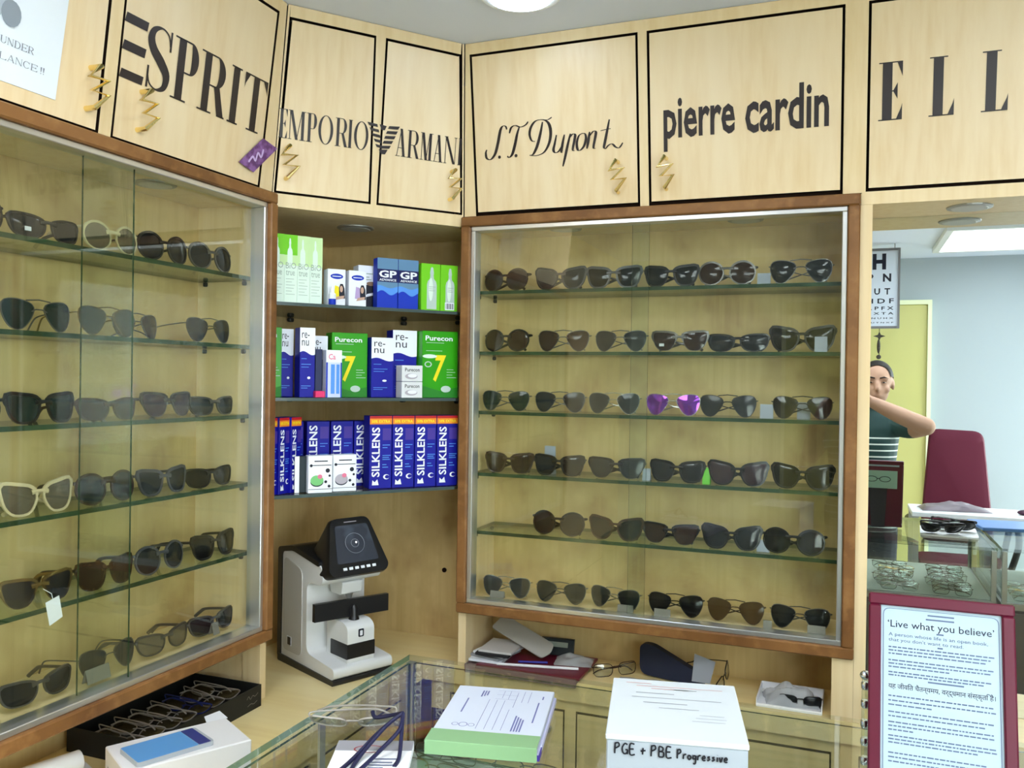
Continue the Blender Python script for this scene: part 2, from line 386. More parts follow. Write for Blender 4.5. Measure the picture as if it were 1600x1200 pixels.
# ------------------------------------------------------------------ ceiling lights
EMT = mat('light_diffuser', (255, 255, 250), .5, emit=((240, 246, 255), TROFFER_E))
EMS = mat('downlight_lens', (255, 255, 255), .5, emit=((206, 226, 255), SPOT_E))
FRW = mat('white_metal', (226, 230, 228), .4)
EMT2 = mat('light_diffuser_dim', (255, 255, 250), .5, emit=((240, 246, 255), TROFFER_E*.4))   # panel by the back wall, dimmed to keep that wall darker
def troffer(x0, x1, y0, y1, label, m=None):
    t = thing('ceiling_light_panel', label, 'ceiling light', FW, ((x0+x1)/2, (y0+y1)/2, CEIL-.03), 'ceiling light panels')
    w = .035
    MB().box(x0, x1, y0, y0+w, CEIL-.03, CEIL).box(x0, x1, y1-w, y1, CEIL-.03, CEIL).box(x0, x0+w, y0+w, y1-w, CEIL-.03, CEIL).box(x1-w, x1, y0+w, y1-w, CEIL-.03, CEIL).obj('frame', FRW, t)
    MB().box(x0+w, x1-w, y0+w, y1-w, CEIL-.012, CEIL-.001).obj('diffuser', m or EMT, t)
troffer(.50, 1.20, -1.48, -.62, 'lit rectangular ceiling panel reflected at the top of the mirror', EMT2)
troffer(-1.15, -.45, -.25, .55, 'added unseen ceiling light panel near the left display wall')  # out of view, added to light the display walls
troffer(.15, .85, -.25, .55, 'added unseen ceiling light panel above the photographer')  # also added out of view, for light on the showcases
EMB = mat('added_round_lens', (255, 255, 255), .5, emit=((240, 244, 255), ADDED_SPOT_E))
def downlight(x, y, label, r=.072, m=EMS):
    t = thing('ceiling_downlight', label, 'ceiling light', FW, (x, y, CEIL-.012), 'round ceiling downlights')
    MB().lathe([(r-.004, -.012), (r+.020, -.010), (r+.024, 0)], 28, (x, y, CEIL)).obj('bezel', FRW, t)
    MB().lathe([(r, -.016), (r+.002, -.0125), (r-.02, -.0125)], 28, (x, y, CEIL)).obj('lens', m, t)
downlight(-.69, 1.80, 'bright bluish round downlight above the corner cabinet doors')
downlight(-.42, 1.05, 'large round ceiling light added above the receipt pad', .10, EMB)  # added out of view for sparkle on lenses and glass
downlight(.38, 1.12, 'large round ceiling light added above the burgundy sign', .10, EMB)  # second unseen light added for sparkle

# ------------------------------------------------------------------ slanted overhead cabinets
def zlean(k): return lambda z, d=0.0: d-LEAN[k]*(z-Z0)
def sbox(mb, k, s0b, s1b, s0t, s1t, z0, z1, d0, d1, mi=0):
    y = zlean(k)
    return mb.hexa([(s0b, y(z0, d0), z0), (s1b, y(z0, d0), z0), (s1b, y(z0, d1), z0), (s0b, y(z0, d1), z0), (s0t, y(z1, d0), z1), (s1t, y(z1, d0), z1), (s1t, y(z1, d1), z1), (s0t, y(z1, d1), z1)], mi)
def cornerAC(z):
    dz = z-Z0; x = XA+LEAN['A']*dz; p = P0+CN*LEAN['C']*dz; t = (x-p.x)/CE.x; q = p+CE*t
    return q, (q-P0).dot(CE)
def cornerCB(z):
    dz = z-Z0; y = YB-LEAN['B']*dz; p = P1+CN*LEAN['C']*dz; t = (y-p.y)/CE.y; q = p+CE*t
    return q, (q-P0).dot(CE)
def face_fn(k, proud=0.0012):
    y = zlean(k)
    return lambda a, b, d=0.0: (a, y(b)-proud-d, b)
DZ0, DZ1 = 1.988, 2.392
HZ = [(-.002, .036), (-.019, .014), (.016, .016), (-.013, -.009), (.020, -.009), (-.003, -.036)]
def handle(door, k, s, z, flip=1, seed=0):
    rr = random.Random(seed); y = zlean(k); pts = []
    for i, (a, b) in enumerate(HZ):
        pts.append((s+flip*a*(1+rr.uniform(-.1, .1)), y(z+b)-.026+(.004 if i % 2 else 0), z+b))
    P = [(pts[0][0], y(pts[0][2]), pts[0][2])]+pts+[(pts[-1][0], y(pts[-1][2]), pts[-1][2])]
    MB().tube(P, .0050, 8).obj('handle', BRASS, door, smooth=True)
def door_panel(t, k, s0b, s1b, s0t, s1t, z0=DZ0, z1=DZ1):
    g = .0060
    sbox(mb := MB(), k, s0b+g, s1b-g, s0t+g, s1t-g, z0+g, z1-g, 0, .016)
    mb.m = [1, 1, 0, 1, 1, 1]
    return mb.obj('door', [LAM, DARKGAP], t)
def strip(t, k, s0b, s1b, s0t, s1t, z0=DZ0-.004, z1=CEIL-.001, name='stile'):
    sbox(mb := MB(), k, s0b, s1b, s0t, s1t, z0, z1, -.001, .018); mb.m = [1, 1, 0, 1, 1, 1]; return mb.obj(name, [LAMP, DARKGAP], t)
# left wall
tA = thing('overhead_cabinet', 'cream overhead cabinet lettered with a three-bar E above the left showcase', 'cabinet', FA, (1.2, 0, DZ0), 'cream overhead cabinets')
b0, _ = cornerAC(DZ0); t0, _ = cornerAC(CEIL)
sbox(mb := MB(), 'A', .20, b0.y-.02, .20, t0.y-.02, Z0+.004, CEIL-.001, .014, .03); mb.obj('carcass', DARKGAP, tA)
for a, b in ((.22, .720), (.748, 1.192), (1.220, 1.656)):
    dr = door_panel(tA, 'A', a, b, a, b)
    if a == .748: dA0 = dr
    if a == 1.220: dA1 = dr
for a, b in ((.720, .748), (1.192, 1.220)): strip(tA, 'A', a, b, a, b)
strip(tA, 'A', 1.656, b0.y-.002, 1.656, t0.y-.002)
for a, b in ((.22, .72), (.748, 1.192), (1.22, 1.656)): strip(tA, 'A', a, b, a, b, z0=DZ1, name='top_rail')
handle(dA0, 'A', 1.164, 2.061, 1, 1); handle(dA1, 'A', 1.284, 2.056, 1, 2)
fA = face_fn('A')
mb = MB()
for z0, z1 in ((2.2045, 2.222), (2.1545, 2.172), (2.1035, 2.120)):
    mb.add([fA(1.2245, z0), fA(1.280, z0), fA(1.2825, z1), fA(1.2285, z1)], [(0, 1, 2, 3)])
put_serif(mb, fA, 'SPRIT', [(1.284, 1.348), (1.353, 1.422), (1.4285, 1.512), (1.517, 1.560), (1.567, 1.646)], 2.105, 2.226, .165, .028)
mb.obj('lettering', INK, dA1)
# chamfered corner
tC = thing('overhead_cabinet', 'cream two-door corner overhead cabinet with eagle emblem lettering', 'cabinet', FC, (CLEN/2, 0, DZ0), 'cream overhead cabinets')
cl = lambda z: cornerAC(z)[1]; cr = lambda z: cornerCB(z)[1]
sbox(mb := MB(), 'C', cl(Z0)+.022, cr(Z0)-.022, cl(CEIL)+.022, cr(CEIL)-.022, Z0+.004, CEIL-.001, .014, .03); mb.obj('carcass', DARKGAP, tC)
dC = []
for a, b, ta, tb in ((.004, .247, .024, .238), (.262, .504, .262, .470)): dC.append(door_panel(tC, 'C', a, b, ta, tb))
strip(tC, 'C', cl(DZ0)+.001, .004, cl(CEIL)+.002, .024); strip(tC, 'C', .247, .262, .236, .262); strip(tC, 'C', .504, cr(DZ0)-.002, .470, cr(CEIL)-.002)
for a, b in ((.024, .237), (.262, .468)): strip(tC, 'C', a, b, a, b, z0=DZ1, name='top_rail')
sbox(mb := MB(), 'C', .003, CLEN-.003, .003, CLEN-.003, SOFFIT, DZ0, -.002, .02); mb.obj('bottom_rail', LAMP, tC)
handle(dC[0], 'C', .034, 2.060, 1, 3); handle(dC[1], 'C', .466, 2.060, 1, 4)
fC = face_fn('C'); fCs = face_fn('C', .0022)
mb = MB(); h0 = 2.118
put_serif(mb, fC, 'EMPORIO', [(.009, .029), (.031, .073), (.075, .100), (.104, .141), (.146, .178), (.179, .189), (.194, .231)], 2.117, 2.184, .10, .022)
mb.obj('lettering', INK, dC[0])
mb = MB(); put_serif(mb, fC, 'ARMANI', [(.304, .333), (.335, .369), (.371, .406), (.408, .436), (.438, .475), (.479, .489)], 2.115, 2.183, .10, .022); mb.obj('lettering', INK, dC[1])
mb = MB()
for i, (lx0, lx1, rx0, rx1) in enumerate(((.226, .252, .2835, .312), (.2325, .2565, .279, .3075), (.239, .2605, .275, .3025), (.2445, .264, .2715, .2965), (.2495, .2675, .268, .291))):
    zt = 2.186-i*.0125
    mb.add([fCs(lx0, zt), fCs(lx1, zt-.002), fCs(lx1+.002, zt-.009), fCs(lx0+.004, zt-.007)], [(3, 2, 1, 0)])
    mb.add([fCs(rx0, zt-.002), fCs(rx1, zt+.001), fCs(rx1-.004, zt-.007), fCs(rx0-.003, zt-.009)], [(3, 2, 1, 0)])
mb.add([fCs(.258, 2.185), fCs(.277, 2.183), fCs(.2725, 2.172), fCs(.2635, 2.172)], [(3, 2, 1, 0)])
mb.add([fCs(.259, 2.124), fCs(.283, 2.126), fCs(.2765, 2.114), fCs(.266, 2.114)], [(3, 2, 1, 0)])
mb.obj('eagle_emblem', INK, dC[1])
# right wall
tB = thing('overhead_cabinet', 'cream overhead cabinet with script and lowercase lettering above the right showcase', 'cabinet', FB, (-.45, 0, DZ0), 'cream overhead cabinets')
b1, _ = cornerCB(DZ0); t1, _ = cornerCB(CEIL)
sbox(mb := MB(), 'B', b1.x+.02, -.013, t1.x+.02, -.013, Z0+.004, CEIL-.001, .014, .03); mb.obj('carcass', DARKGAP, tB)
dB1 = door_panel(tB, 'B', -.921, -.479, -.921, -.479); dB2 = door_panel(tB, 'B', -.457, -.012, -.457, -.012)
strip(tB, 'B', b1.x+.002, -.921, t1.x+.002, -.921); strip(tB, 'B', -.479, -.457, -.479, -.457)
for a, b in ((-.921, -.479), (-.457, -.012)): strip(tB, 'B', a, b, a, b, z0=DZ1, name='top_rail')
handle(dB1, 'B', -.531, 2.057, 1, 5); handle(dB2, 'B', -.411, 2.057, 1, 6)
fB = face_fn('B')
DUP = {'S': [(-.825, 2.197), (-.828, 2.205), (-.836, 2.206), (-.843, 2.196), (-.851, 2.165), (-.86, 2.139), (-.873, 2.126), (-.884, 2.13), (-.886, 2.143), (-.883, 2.151)],
 'Tbar': [(-.818, 2.187), (-.813, 2.2), (-.802, 2.205), (-.787, 2.2), (-.773, 2.204), (-.766, 2.211)],
 'Tst': [(-.79, 2.201), (-.797, 2.183), (-.804, 2.157), (-.812, 2.135), (-.821, 2.127), (-.826, 2.131)],
 'Dst': [(-.727, 2.207), (-.734, 2.178), (-.744, 2.148), (-.755, 2.13), (-.765, 2.128)],
 'Dbowl': [(-.765, 2.128), (-.745, 2.126), (-.725, 2.133), (-.711, 2.154), (-.706, 2.18), (-.711, 2.202), (-.725, 2.212), (-.745, 2.211), (-.758, 2.198), (-.763, 2.18), (-.758, 2.164), (-.749, 2.161)],
 'Dtop': [(-.725, 2.212), (-.713, 2.211), (-.702, 2.216)],
 'u1': [(-.691, 2.172), (-.696, 2.152), (-.7, 2.136), (-.695, 2.129), (-.686, 2.132), (-.676, 2.146)],
 'u2': [(-.67, 2.171), (-.675, 2.151), (-.679, 2.131), (-.676, 2.128)],
 'p1': [(-.654, 2.172), (-.662, 2.145), (-.67, 2.115), (-.676, 2.094)],
 'p2': [(-.658, 2.16), (-.649, 2.17), (-.642, 2.168), (-.644, 2.155), (-.649, 2.133), (-.644, 2.13)],
 'o': [(-.623, 2.17), (-.632, 2.165), (-.638, 2.148), (-.636, 2.132), (-.629, 2.13), (-.619, 2.14), (-.614, 2.157), (-.616, 2.168), (-.623, 2.17)],
 'n1': [(-.604, 2.172), (-.608, 2.15), (-.612, 2.132)],
 'n2': [(-.606, 2.16), (-.595, 2.172), (-.588, 2.17), (-.59, 2.157), (-.595, 2.134), (-.59, 2.131)],
 't1': [(-.553, 2.197), (-.559, 2.171), (-.565, 2.146), (-.568, 2.132), (-.564, 2.128)],
 't2': [(-.576, 2.172), (-.562, 2.174), (-.55, 2.175)],
 'tail': [(-.564, 2.128), (-.556, 2.136), (-.547, 2.138), (-.538, 2.13), (-.529, 2.128), (-.52, 2.139)]}
mb = MB()
for k, v in DUP.items():
    big = k in ('S', 'Tst', 'Dst', 'Dbowl', 'Tbar')
    ribbon(mb, fB, crom(v, 5), lambda q, t, big=big: .0016+(.0068 if big else .0056)*abs(t.y)**1.6*(math.sin(PI*min(max(q, .04), .96))**.5))
for a, b in ((-.848, 2.13), (-.802, 2.13)):
    mb.add([fB(a+.0042*math.cos(i*PI/5), b+.0042*math.sin(i*PI/5)) for i in range(10)], [tuple(range(10))])
mb.obj('lettering', INK, dB1)
mb = MB()
put_text(mb, fB, 'pierre', -.4190, -.2505, 2.1085, 2.2310, .022); put_text(mb, fB, 'cardin', -.2275, -.0435, 2.1345, 2.2365, .022)
mb.obj('lettering', INK, dB2)
# above the mirror
tE = thing('overhead_cabinet', 'cream overhead cabinet with widely spaced serif capitals above the mirror', 'cabinet', FB, (.26, 0, DZ0), 'cream overhead cabinets')
sbox(mb := MB(), 'B', -.011, 1.2, -.011, 1.2, Z0+.004, CEIL-.001, .014, .03); mb.obj('carcass', DARKGAP, tE)
dE = door_panel(tE, 'B', .036, .470, .036, .470); dE2 = door_panel(tE, 'B', .52, .95, .52, .95)
strip(tE, 'B', -.012, .036, -.012, .036); strip(tE, 'B', .470, .52, .470, .52); strip(tE, 'B', .95, 1.2, .95, 1.2)
for a, b in ((.036, .470), (.52, .95)): strip(tE, 'B', a, b, a, b, z0=DZ1, name='top_rail')
MB().box(.028, 1.2, -.002, .02, SOFFIT, DZ0-.002).obj('bottom_rail', LAMP, tE)
MB().box(.028, 1.2, .02, .179, SOFFIT, SOFFIT+.016).obj('soffit', LAMP, tE)
mb = MB(); put_serif(mb, fB, 'ELL', [(.059, .107), (.160, .209), (.261, .311)], 2.1365, 2.2595, .16, .02); mb.obj('lettering', INK, dE)
sp = thing('recessed_spotlight', 'unlit round spotlight in the soffit over the mirror', 'spotlight', FB, (.256, .09, SOFFIT-.004), 'unlit recessed spotlights')
DISC = mat('frosted_disc', (196, 196, 190), .4)
MB().lathe([(.040, -.004), (.047, -.003), (.048, 0)], 28, (.256, .09, SOFFIT)).obj('bezel', ALUD, sp); MB().lathe([(.036, -.0052), (.039, -.0042), (.03, -.0042)], 28, (.256, .09, SOFFIT)).obj('lens', DISC, sp)
handle(dE2, 'B', .555, 2.056, 1, 7)
# security notice on the leftmost door
po = thing('security_notice', 'white paper surveillance notice with camera picture on the leftmost door', 'notice', FA, (.98, zlean('A')(2.022), 2.022))
fP = face_fn('A', .0005); y_ = zlean('A')
mb = MB(); sbox(mb, 'A', .862, 1.097, .868, 1.106, 2.0205, 2.26, -.0014, -.0002); mb.obj('sheet', mat('notice_paper', (232, 240, 248), .5), po)
GREYP = mat('grey_print', (120, 128, 138), .6)
mb = MB(); fP = face_fn('A', .0022)
put_serif(mb, fP, 'UNDER', even('UNDER', .986, 1.047, .14), 2.0785, 2.0900, .15, .05)
put_serif(mb, fP, 'SURVEILLANCE', even('SURVEILLANCE', .893, 1.0565, .14), 2.0535, 2.0645, .15, .05)
put_serif(mb, fP, '!!', [(1.0615, 1.0655), (1.0665, 1.0705)], 2.0535, 2.0645, .15, .05)
mb.obj('lettering', GREYP, po)
mb = MB(); cx, cz = .968, 2.150
mb.add([fP(cx+a, cz+b) for a, b in ((-.06, .035), (.01, .015), (.03, .0), (.012, -.035), (-.01, -.028), (-.07, .0))], [tuple(range(5, -1, -1))])
o1 = mb.obj('camera_picture', mat('grey_print_light', (176, 186, 196), .6), po)
mb = MB(); fP2 = face_fn('A', .003)
mb.add([fP2(1.0+.018*math.cos(i*PI/8), 2.128+.021*math.sin(i*PI/8)) for i in range(16)], [tuple(range(16))]); mb.obj('lens_print', mat('print_mid', (140, 150, 160), .5), o1)
# purple card hanging from the door edge
pc = thing('hanging_card', 'small purple printed card tilted over the gap beside the lettered left door', 'card', FA, (1.63, zlean('A')(2.03)-.01, 2.03))
mb = MB(); mb.prism([(1.641, 2.0985), (1.694, 2.088), (1.621, 2.0165), (1.570, 2.028)][::-1], lambda a, b, d: (a, y_(b)-.006-.02*(a-1.57)-d, b), 0, .0008); mb.obj('card', mat('purple_print', (98, 52, 110), .4, var=((140, 96, 160), (60, 60, 60), 3, .45, .6)), pc)
mb = MB(); ribbon(mb, lambda a, b, d: (a, y_(b)-.0075-.02*(a-1.57), b), crom([(1.60, 2.035), (1.612, 2.05), (1.622, 2.043), (1.628, 2.062), (1.64, 2.055), (1.645, 2.074)], 4), lambda q, t: .005); mb.obj('swirl_print', mat('lilac_print', (206, 180, 226), .5), pc)

# ------------------------------------------------------------------ glazed showcases
def showcase(key, F, s0, s1, z0, z1, shelves, panes, posts, label):
    t = thing('display_showcase', label, 'showcase', F, ((s0+s1)/2, 0, z0), 'glazed sunglasses showcases')
    R_ = .026; A_ = .012; D = .20
    for nm, b in (('top_frame_rail', (s0, s1, -.02, .022, z1-R_, z1)), ('bottom_frame_rail', (s0, s1, -.02, .022, z0, z0+R_)), ('frame_stile', (s0, s0+R_, -.0205, .0215, z0+R_, z1-R_)), ('frame_stile', (s1-R_, s1, -.0205, .0215, z0+R_, z1-R_))):
        MB().cbox(*b, .003).obj(nm, TEAK, t)
    a0, a1, c0, c1 = s0+R_, s1-R_, z0+R_, z1-R_
    for nm, b in (('top_track', (a0, a1, -.010, .030, c1-A_, c1)), ('bottom_track', (a0, a1, -.010, .030, c0, c0+A_)), ('side_channel', (a0, a0+A_, -.010, .030, c0+A_, c1-A_)), ('side_channel', (a1-A_, a1, -.010, .030, c0+A_, c1-A_))):
        MB().cbox(*b, .0015).obj(nm, ALU, t)
    MB().box(s0, s1, D, D+.008, LEDGE, z1).obj('back_panel', BACKP, t)
    for a, b in ((s0+.006, s0+.018), (s1-.018, s1-.006)): MB().box(a, b, .022, D, LEDGE, z1).obj('side_panel', LAMP, t)
    MB().box(s0+.018, s1-.018, .022, D, c1, z1-.002).obj('top_panel', LAMP, t)
    MB().box(s0+.018, s1-.018, .022, D, z0+.002, c0+.006).obj('bottom_panel', LAMP, t)
    for zt in shelves:
        sh = MB().glassbox(s0+.02, s1-.02, .036, D-.004, zt-.009, zt, 'z').obj('glass_shelf', [SHELFG, GEDGE], t)
        for a in (s0+.019, s1-.031):
            for y in (.05, .165): MB().cbox(a, a+.009, y, y+.010, zt-.020, zt-.0095, .002).obj('bracket', CLIP, sh)
    for a, b, y in panes:
        MB().glassbox(a, b, y, y+.004, c0+A_-.004, c1-A_+.004, 'y').obj('sliding_pane', [PANE, GEDGE], t)
    for a, b in posts: MB().box(a, b, .0, .05, LEDGE, z0-.001).obj('post', LAMP, t)
    return t
SHB = (1.789, 1.626, 1.466, 1.300, 1.143); SHA = (1.786, 1.624, 1.460, 1.299, 1.136)
FLOOR_SC = .966
tSB = showcase('B', FB, -.957, .026, .931, 1.981, SHB, [(-.931, -.457, .006), (-.502, .0, .016)], [(-.957, -.935), (-.020, .026)], 'teak framed glass showcase of sunglasses on the right wall')
tSA = showcase('A', FA, .20, 1.705, .926, 1.985, SHA, [(.22, .72, .016), (.68, 1.289, .006), (1.178, 1.68, .016)], [(.20, .222), (1.683, 1.705)], 'teak framed glass showcase of sunglasses on the left wall')
for x, y, F_ in ((-.70, .085, FB), (-.236, .09, FB), (1.44, .10, FA)):
    zt = 1.981-.026 if F_ is FB else 1.985-.026
    s = thing('recessed_spotlight', {-.70: 'unlit round spotlight in the showcase top above the script-lettered side', -.236: 'unlit round spotlight at the right end of the right showcase top', 1.44: 'unlit round spotlight in the top of the left showcase'}[x], 'spotlight', F_, (x, y, zt-.004), 'unlit recessed spotlights')
    MB().lathe([(.036, -.004), (.043, -.003), (.044, 0)], 24, (x, y, zt)).obj('bezel', ALUD, s); MB().lathe([(.031, -.0052), (.034, -.0042), (.03, -.0042)], 24, (x, y, zt)).obj('lens', DISC, s)

# ------------------------------------------------------------------ corner niche with glass shelves
tN = thing('corner_shelf_unit', 'open corner niche with three glass shelves of lens care boxes', 'shelf unit', FW, (-1.25, 2.05, LEDGE))
XW, YW = -1.52, 2.31
MB().box(XW-.008, XW, 1.712, YW, LEDGE, SOFFIT+.014).obj('back_panel', BACKP, tN)
MB().box(XW-.008, -.965, YW, YW+.008, LEDGE, SOFFIT+.014).obj('back_panel', BACKP, tN)
def pent(d, m=.006):
    """plan of the niche, set back d from its open front"""
    a = P0-CN*d; b = P1-CN*d
    ya = 1.712+m; xb = -.965-m
    ta = (ya-a.y)/CE.y; tb = (xb-a.x)/CE.x
    A_ = a+CE*max(ta, 0.004); B_ = a+CE*min(tb, CLEN-.004)
    return [(A_.x, A_.y), (B_.x, B_.y), (B_.x, YW-.002), (XW+.002, YW-.002), (XW+.002, A_.y)]
up = lambda a, b, d: (a, b, d)
MB().prism(pent(.026), up, SOFFIT, SOFFIT+.014).obj('soffit', LAMP, tN)
NSH = (1.731, 1.500, 1.264)
SMOKE = glass('smoked_shelf', (.62, .66, .66)); NEDGE = mat('niche_glass_edge', (70, 84, 82), .12)
for zt in NSH:
    mb = MB(); mb.prism(pent(.006), up, zt-.008, zt, 1); mb.m[0] = mb.m[1] = 0
    sh = mb.obj('glass_shelf', [SMOKE, NEDGE], tN)
    for x, y in ((-1.505, 1.86), (-1.505, 2.10), (-1.24, 2.296), (-1.06, 2.296)): MB().cbox(x-.007, x+.007, y-.010, y+.010, zt-.021, zt-.009, .003).obj('bracket', CLIP, sh)
s = thing('recessed_spotlight', 'unlit round spotlight in the ceiling of the corner niche', 'spotlight', FW, (-1.244, 2.024, SOFFIT-.004), 'unlit recessed spotlights')
MB().lathe([(.042, -.004), (.049, -.003), (.05, 0)], 28, (-1.244, 2.024, SOFFIT)).obj('bezel', ALUD, s); MB().lathe([(.037, -.0052), (.04, -.0042), (.03, -.0042)], 28, (-1.244, 2.024, SOFFIT)).obj('lens', DISC, s)
for x, z in ((-1.10, .985), (-1.035, .978)): MB().tube([(x, YW, z), (x, YW-.004, z)], .007, 10).obj('cable_hole', DARKGAP, tN)

# ------------------------------------------------------------------ mirror
tM = thing('wall_mirror', 'tall wall mirror reflecting the shop beside the right showcase', 'mirror', FB, (.5, .18, LEDGE))
MIRR = mat('mirror_silver', (238, 244, 242), 0.0, metal=1.0)
MB().box(.052, 1.19, .180, .186, LEDGE+.001, SOFFIT).obj('mirror_plate', MIRR, tM)
MB().box(.052, 1.19, .186, .21, LEDGE+.001, SOFFIT).obj('backing', DARKGAP, tM)
struct(MB().box(.0265, .0515, YB, RY1-.001, LEDGE+.001, DZ0-.005).obj('trim_2', LAMP))
struct(MB().box(1.19, 1.215, YB, RY1-.001, LEDGE+.001, DZ0-.005).obj('trim_3', LAMP))
MB().box(.0515, .0545, YB+.165, YB+.181, LEDGE+.002, SOFFIT-.001).obj('edge_strip', DARKGAP, tM, off=tuple(Vector((.5, YB+.18, LEDGE))))

# ------------------------------------------------------------------ worktop and base cabinets
WTOP = mat('worktop_laminate', (240, 218, 156), .3, var=[((230, 204, 138), (3, 40, 40), 5, .4, .75), ((244, 226, 170), (1.5, 9, 9), 2, .45, .7)])
wt = MB(); XL, YL = -1.06, 2.098
wt.prism([(-1.529, -.4), (XL, -.4), (XL, YL), (1.2, YL), (1.2, 2.329), (-1.529, 2.329)], up, LEDGE-.05, LEDGE)
tag(wt.obj('worktop', WTOP), 'long cream wood-grain worktop running under both showcases', 'worktop')
BASE = mat('base_laminate', (230, 210, 152), .4, var=((216, 194, 132), (40, 40, 2), 4, .4, .75))
def base_cab(F, s0, s1, y0, doors, label):
    t = thing('base_cabinet', label, 'cabinet', F, ((s0+s1)/2, y0, 0), 'cream base cabinets under the worktop')
    MB().box(s0, s1, y0+.018, y0+.03, .06, LEDGE-.051).obj('carcass', DARKGAP, t)
    MB().box(s0, s1, y0+.05, y0+.07, 0, .06).obj('plinth', DARKGAP, t)
    MB().box(s0, s1, y0, y0+.017, .706, LEDGE-.051).obj('top_rail', BASE, t)
    e = s0
    for a, b in doors:
        if a-e > .004: MB().box(e, a, y0, y0+.017, .06, .706).obj('stile', BASE, t)
        mb = MB().box(a+.004, b-.004, y0, y0+.017, .065, .700); mb.m = [1, 1, 0, 1, 1, 1]
        dr = mb.obj('door', [BASE, DARKGAP], t)
        MB().tube([(b-.04, y0, .655), (b-.04, y0-.018, .655)], [.006, .009], 10).obj('knob', ALUD, dr)
        e = b
    if s1-e > .004: MB().box(e, s1, y0, y0+.017, .06, .706).obj('stile', BASE, t)
    return t
tBC = base_cab(FB, -1.04, 1.19, .012, [(-.985, -.66), (-.63, -.335), (-.315, -.018), (.04, .42), (.46, .84)], 'cream base cabinet with several doors below the right showcase')
MB().box(-1.038, -.992, .010, .0125, .575, .656).obj('dark_slot', DARKGAP, tBC)
base_cab(FA, -.4, 2.06, -.20, [(-.38, .1), (.14, .62), (.66, 1.14), (1.18, 1.60), (1.64, 2.02)], 'cream base cabinet below the left showcase worktop')

# ------------------------------------------------------------------ sunglasses
LENS = {'dark': lens_mat('lens_dark', (26, 28, 30), .14), 'green': lens_mat('lens_green', (20, 36, 33), .13), 'grey': lens_mat('lens_grey', (44, 48, 50), .30),
        'brown': lens_mat('lens_brown', (52, 36, 28), .22), 'pale': lens_mat('lens_pale', (120, 112, 92), .55), 'amber': lens_mat('lens_amber', (84, 62, 36), .25),
        'purple': lens_mat('lens_purple', (128, 60, 170), .05, .75), 'clear': glass('lens_clear', (.93, .96, .95), 1.4), 'black': lens_mat('lens_black', (18, 17, 19), .06), 'mauve': lens_mat('lens_mauve', (62, 48, 54), .26)}
FRM = {'black': mat('frame_black', (20, 18, 18), .3, spec=.35), 'gun': mat('frame_gunmetal', (104, 101, 98), .3, metal=.8), 'silver': mat('frame_silver', (190, 190, 188), .25, metal=.9),
       'brown': mat('frame_brown', (58, 38, 26), .25), 'gold': mat('frame_gold', (150, 124, 76), .25, metal=.9), 'tort': mat('frame_tortoise', (64, 40, 22), .2, var=((24, 16, 12), (90, 90, 90), 2, .45, .6)),
       'beige': mat('frame_beige', (196, 180, 140), .3), 'grey': mat('frame_grey', (70, 70, 74), .3), 'pewter': mat('frame_pewter', (150, 144, 136), .35), 'red': mat('frame_red', (130, 24, 30), .3), 'blue': mat('frame_blue', (30, 44, 110), .3)}
SH = {  # half lens: width, height, corner power, bottom power, outer-top lift, bottom shift outwards, rim width, gap between lenses
 'aviator': (.057, .052, .78, .95, .001, .006, .0013, .019, True),
 'wayfarer': (.055, .046, .55, .72, .004, .001, .0042, .018, False),
 'cateye': (.058, .050, .66, .88, .006, .002, .0040, .016, False),
 'round': (.057, .053, .80, .90, .001, .001, .0030, .018, False),
 'sport': (.060, .038, .52, .70, .001, .001, .0026, .017, False),
 'clubmaster': (.057, .045, .50, .85, .002, .001, .0034, .018, False),
 'wire': (.050, .030, .58, .62, .000, .000, .0014, .019, True)}
CTRL = {'aviator': [(-.78, .74), (-.2, .95), (.45, 1.0), (.88, .82), (1.0, .35), (.9, -.22), (.62, -.76), (.22, -1.0), (-.2, -.88), (-.6, -.42), (-.88, .08), (-.96, .45)],
 'wayfarer': [(-.92, .60), (-.5, .84), (.2, .93), (.82, 1.0), (1.03, .84), (.98, .3), (.82, -.45), (.5, -.92), (0, -1.0), (-.5, -.9), (-.82, -.4), (-.95, .2)],
 'cateye': [(-.9, .45), (-.55, .78), (.1, .93), (.75, 1.06), (1.05, .96), (1.02, .35), (.85, -.4), (.5, -.88), (0, -1.0), (-.5, -.88), (-.85, -.35), (-.97, .1)],
 'round': [(-.70, .70), (0, 1.0), (.70, .74), (1.0, .05), (.72, -.70), (0, -1.0), (-.70, -.70), (-1.0, .0)],
 'sport': [(-.97, .50), (-.45, .84), (.3, .95), (.9, .9), (1.02, .45), (.9, -.3), (.6, -.85), (0, -1.0), (-.6, -.85), (-.95, -.25)],
 'clubmaster': [(-.95, .75), (-.3, .95), (.4, 1.0), (.98, .98), (1.03, .5), (.85, -.35), (.45, -.9), (0, -1), (-.45, -.9), (-.82, -.4), (-.96, .2)],
 'wire': [(-.97, .55), (-.6, .95), (.3, 1.0), (.85, .92), (1.0, .4), (.95, -.5), (.65, -.97), (-.2, -1.0), (-.7, -.92), (-.97, -.4)]}
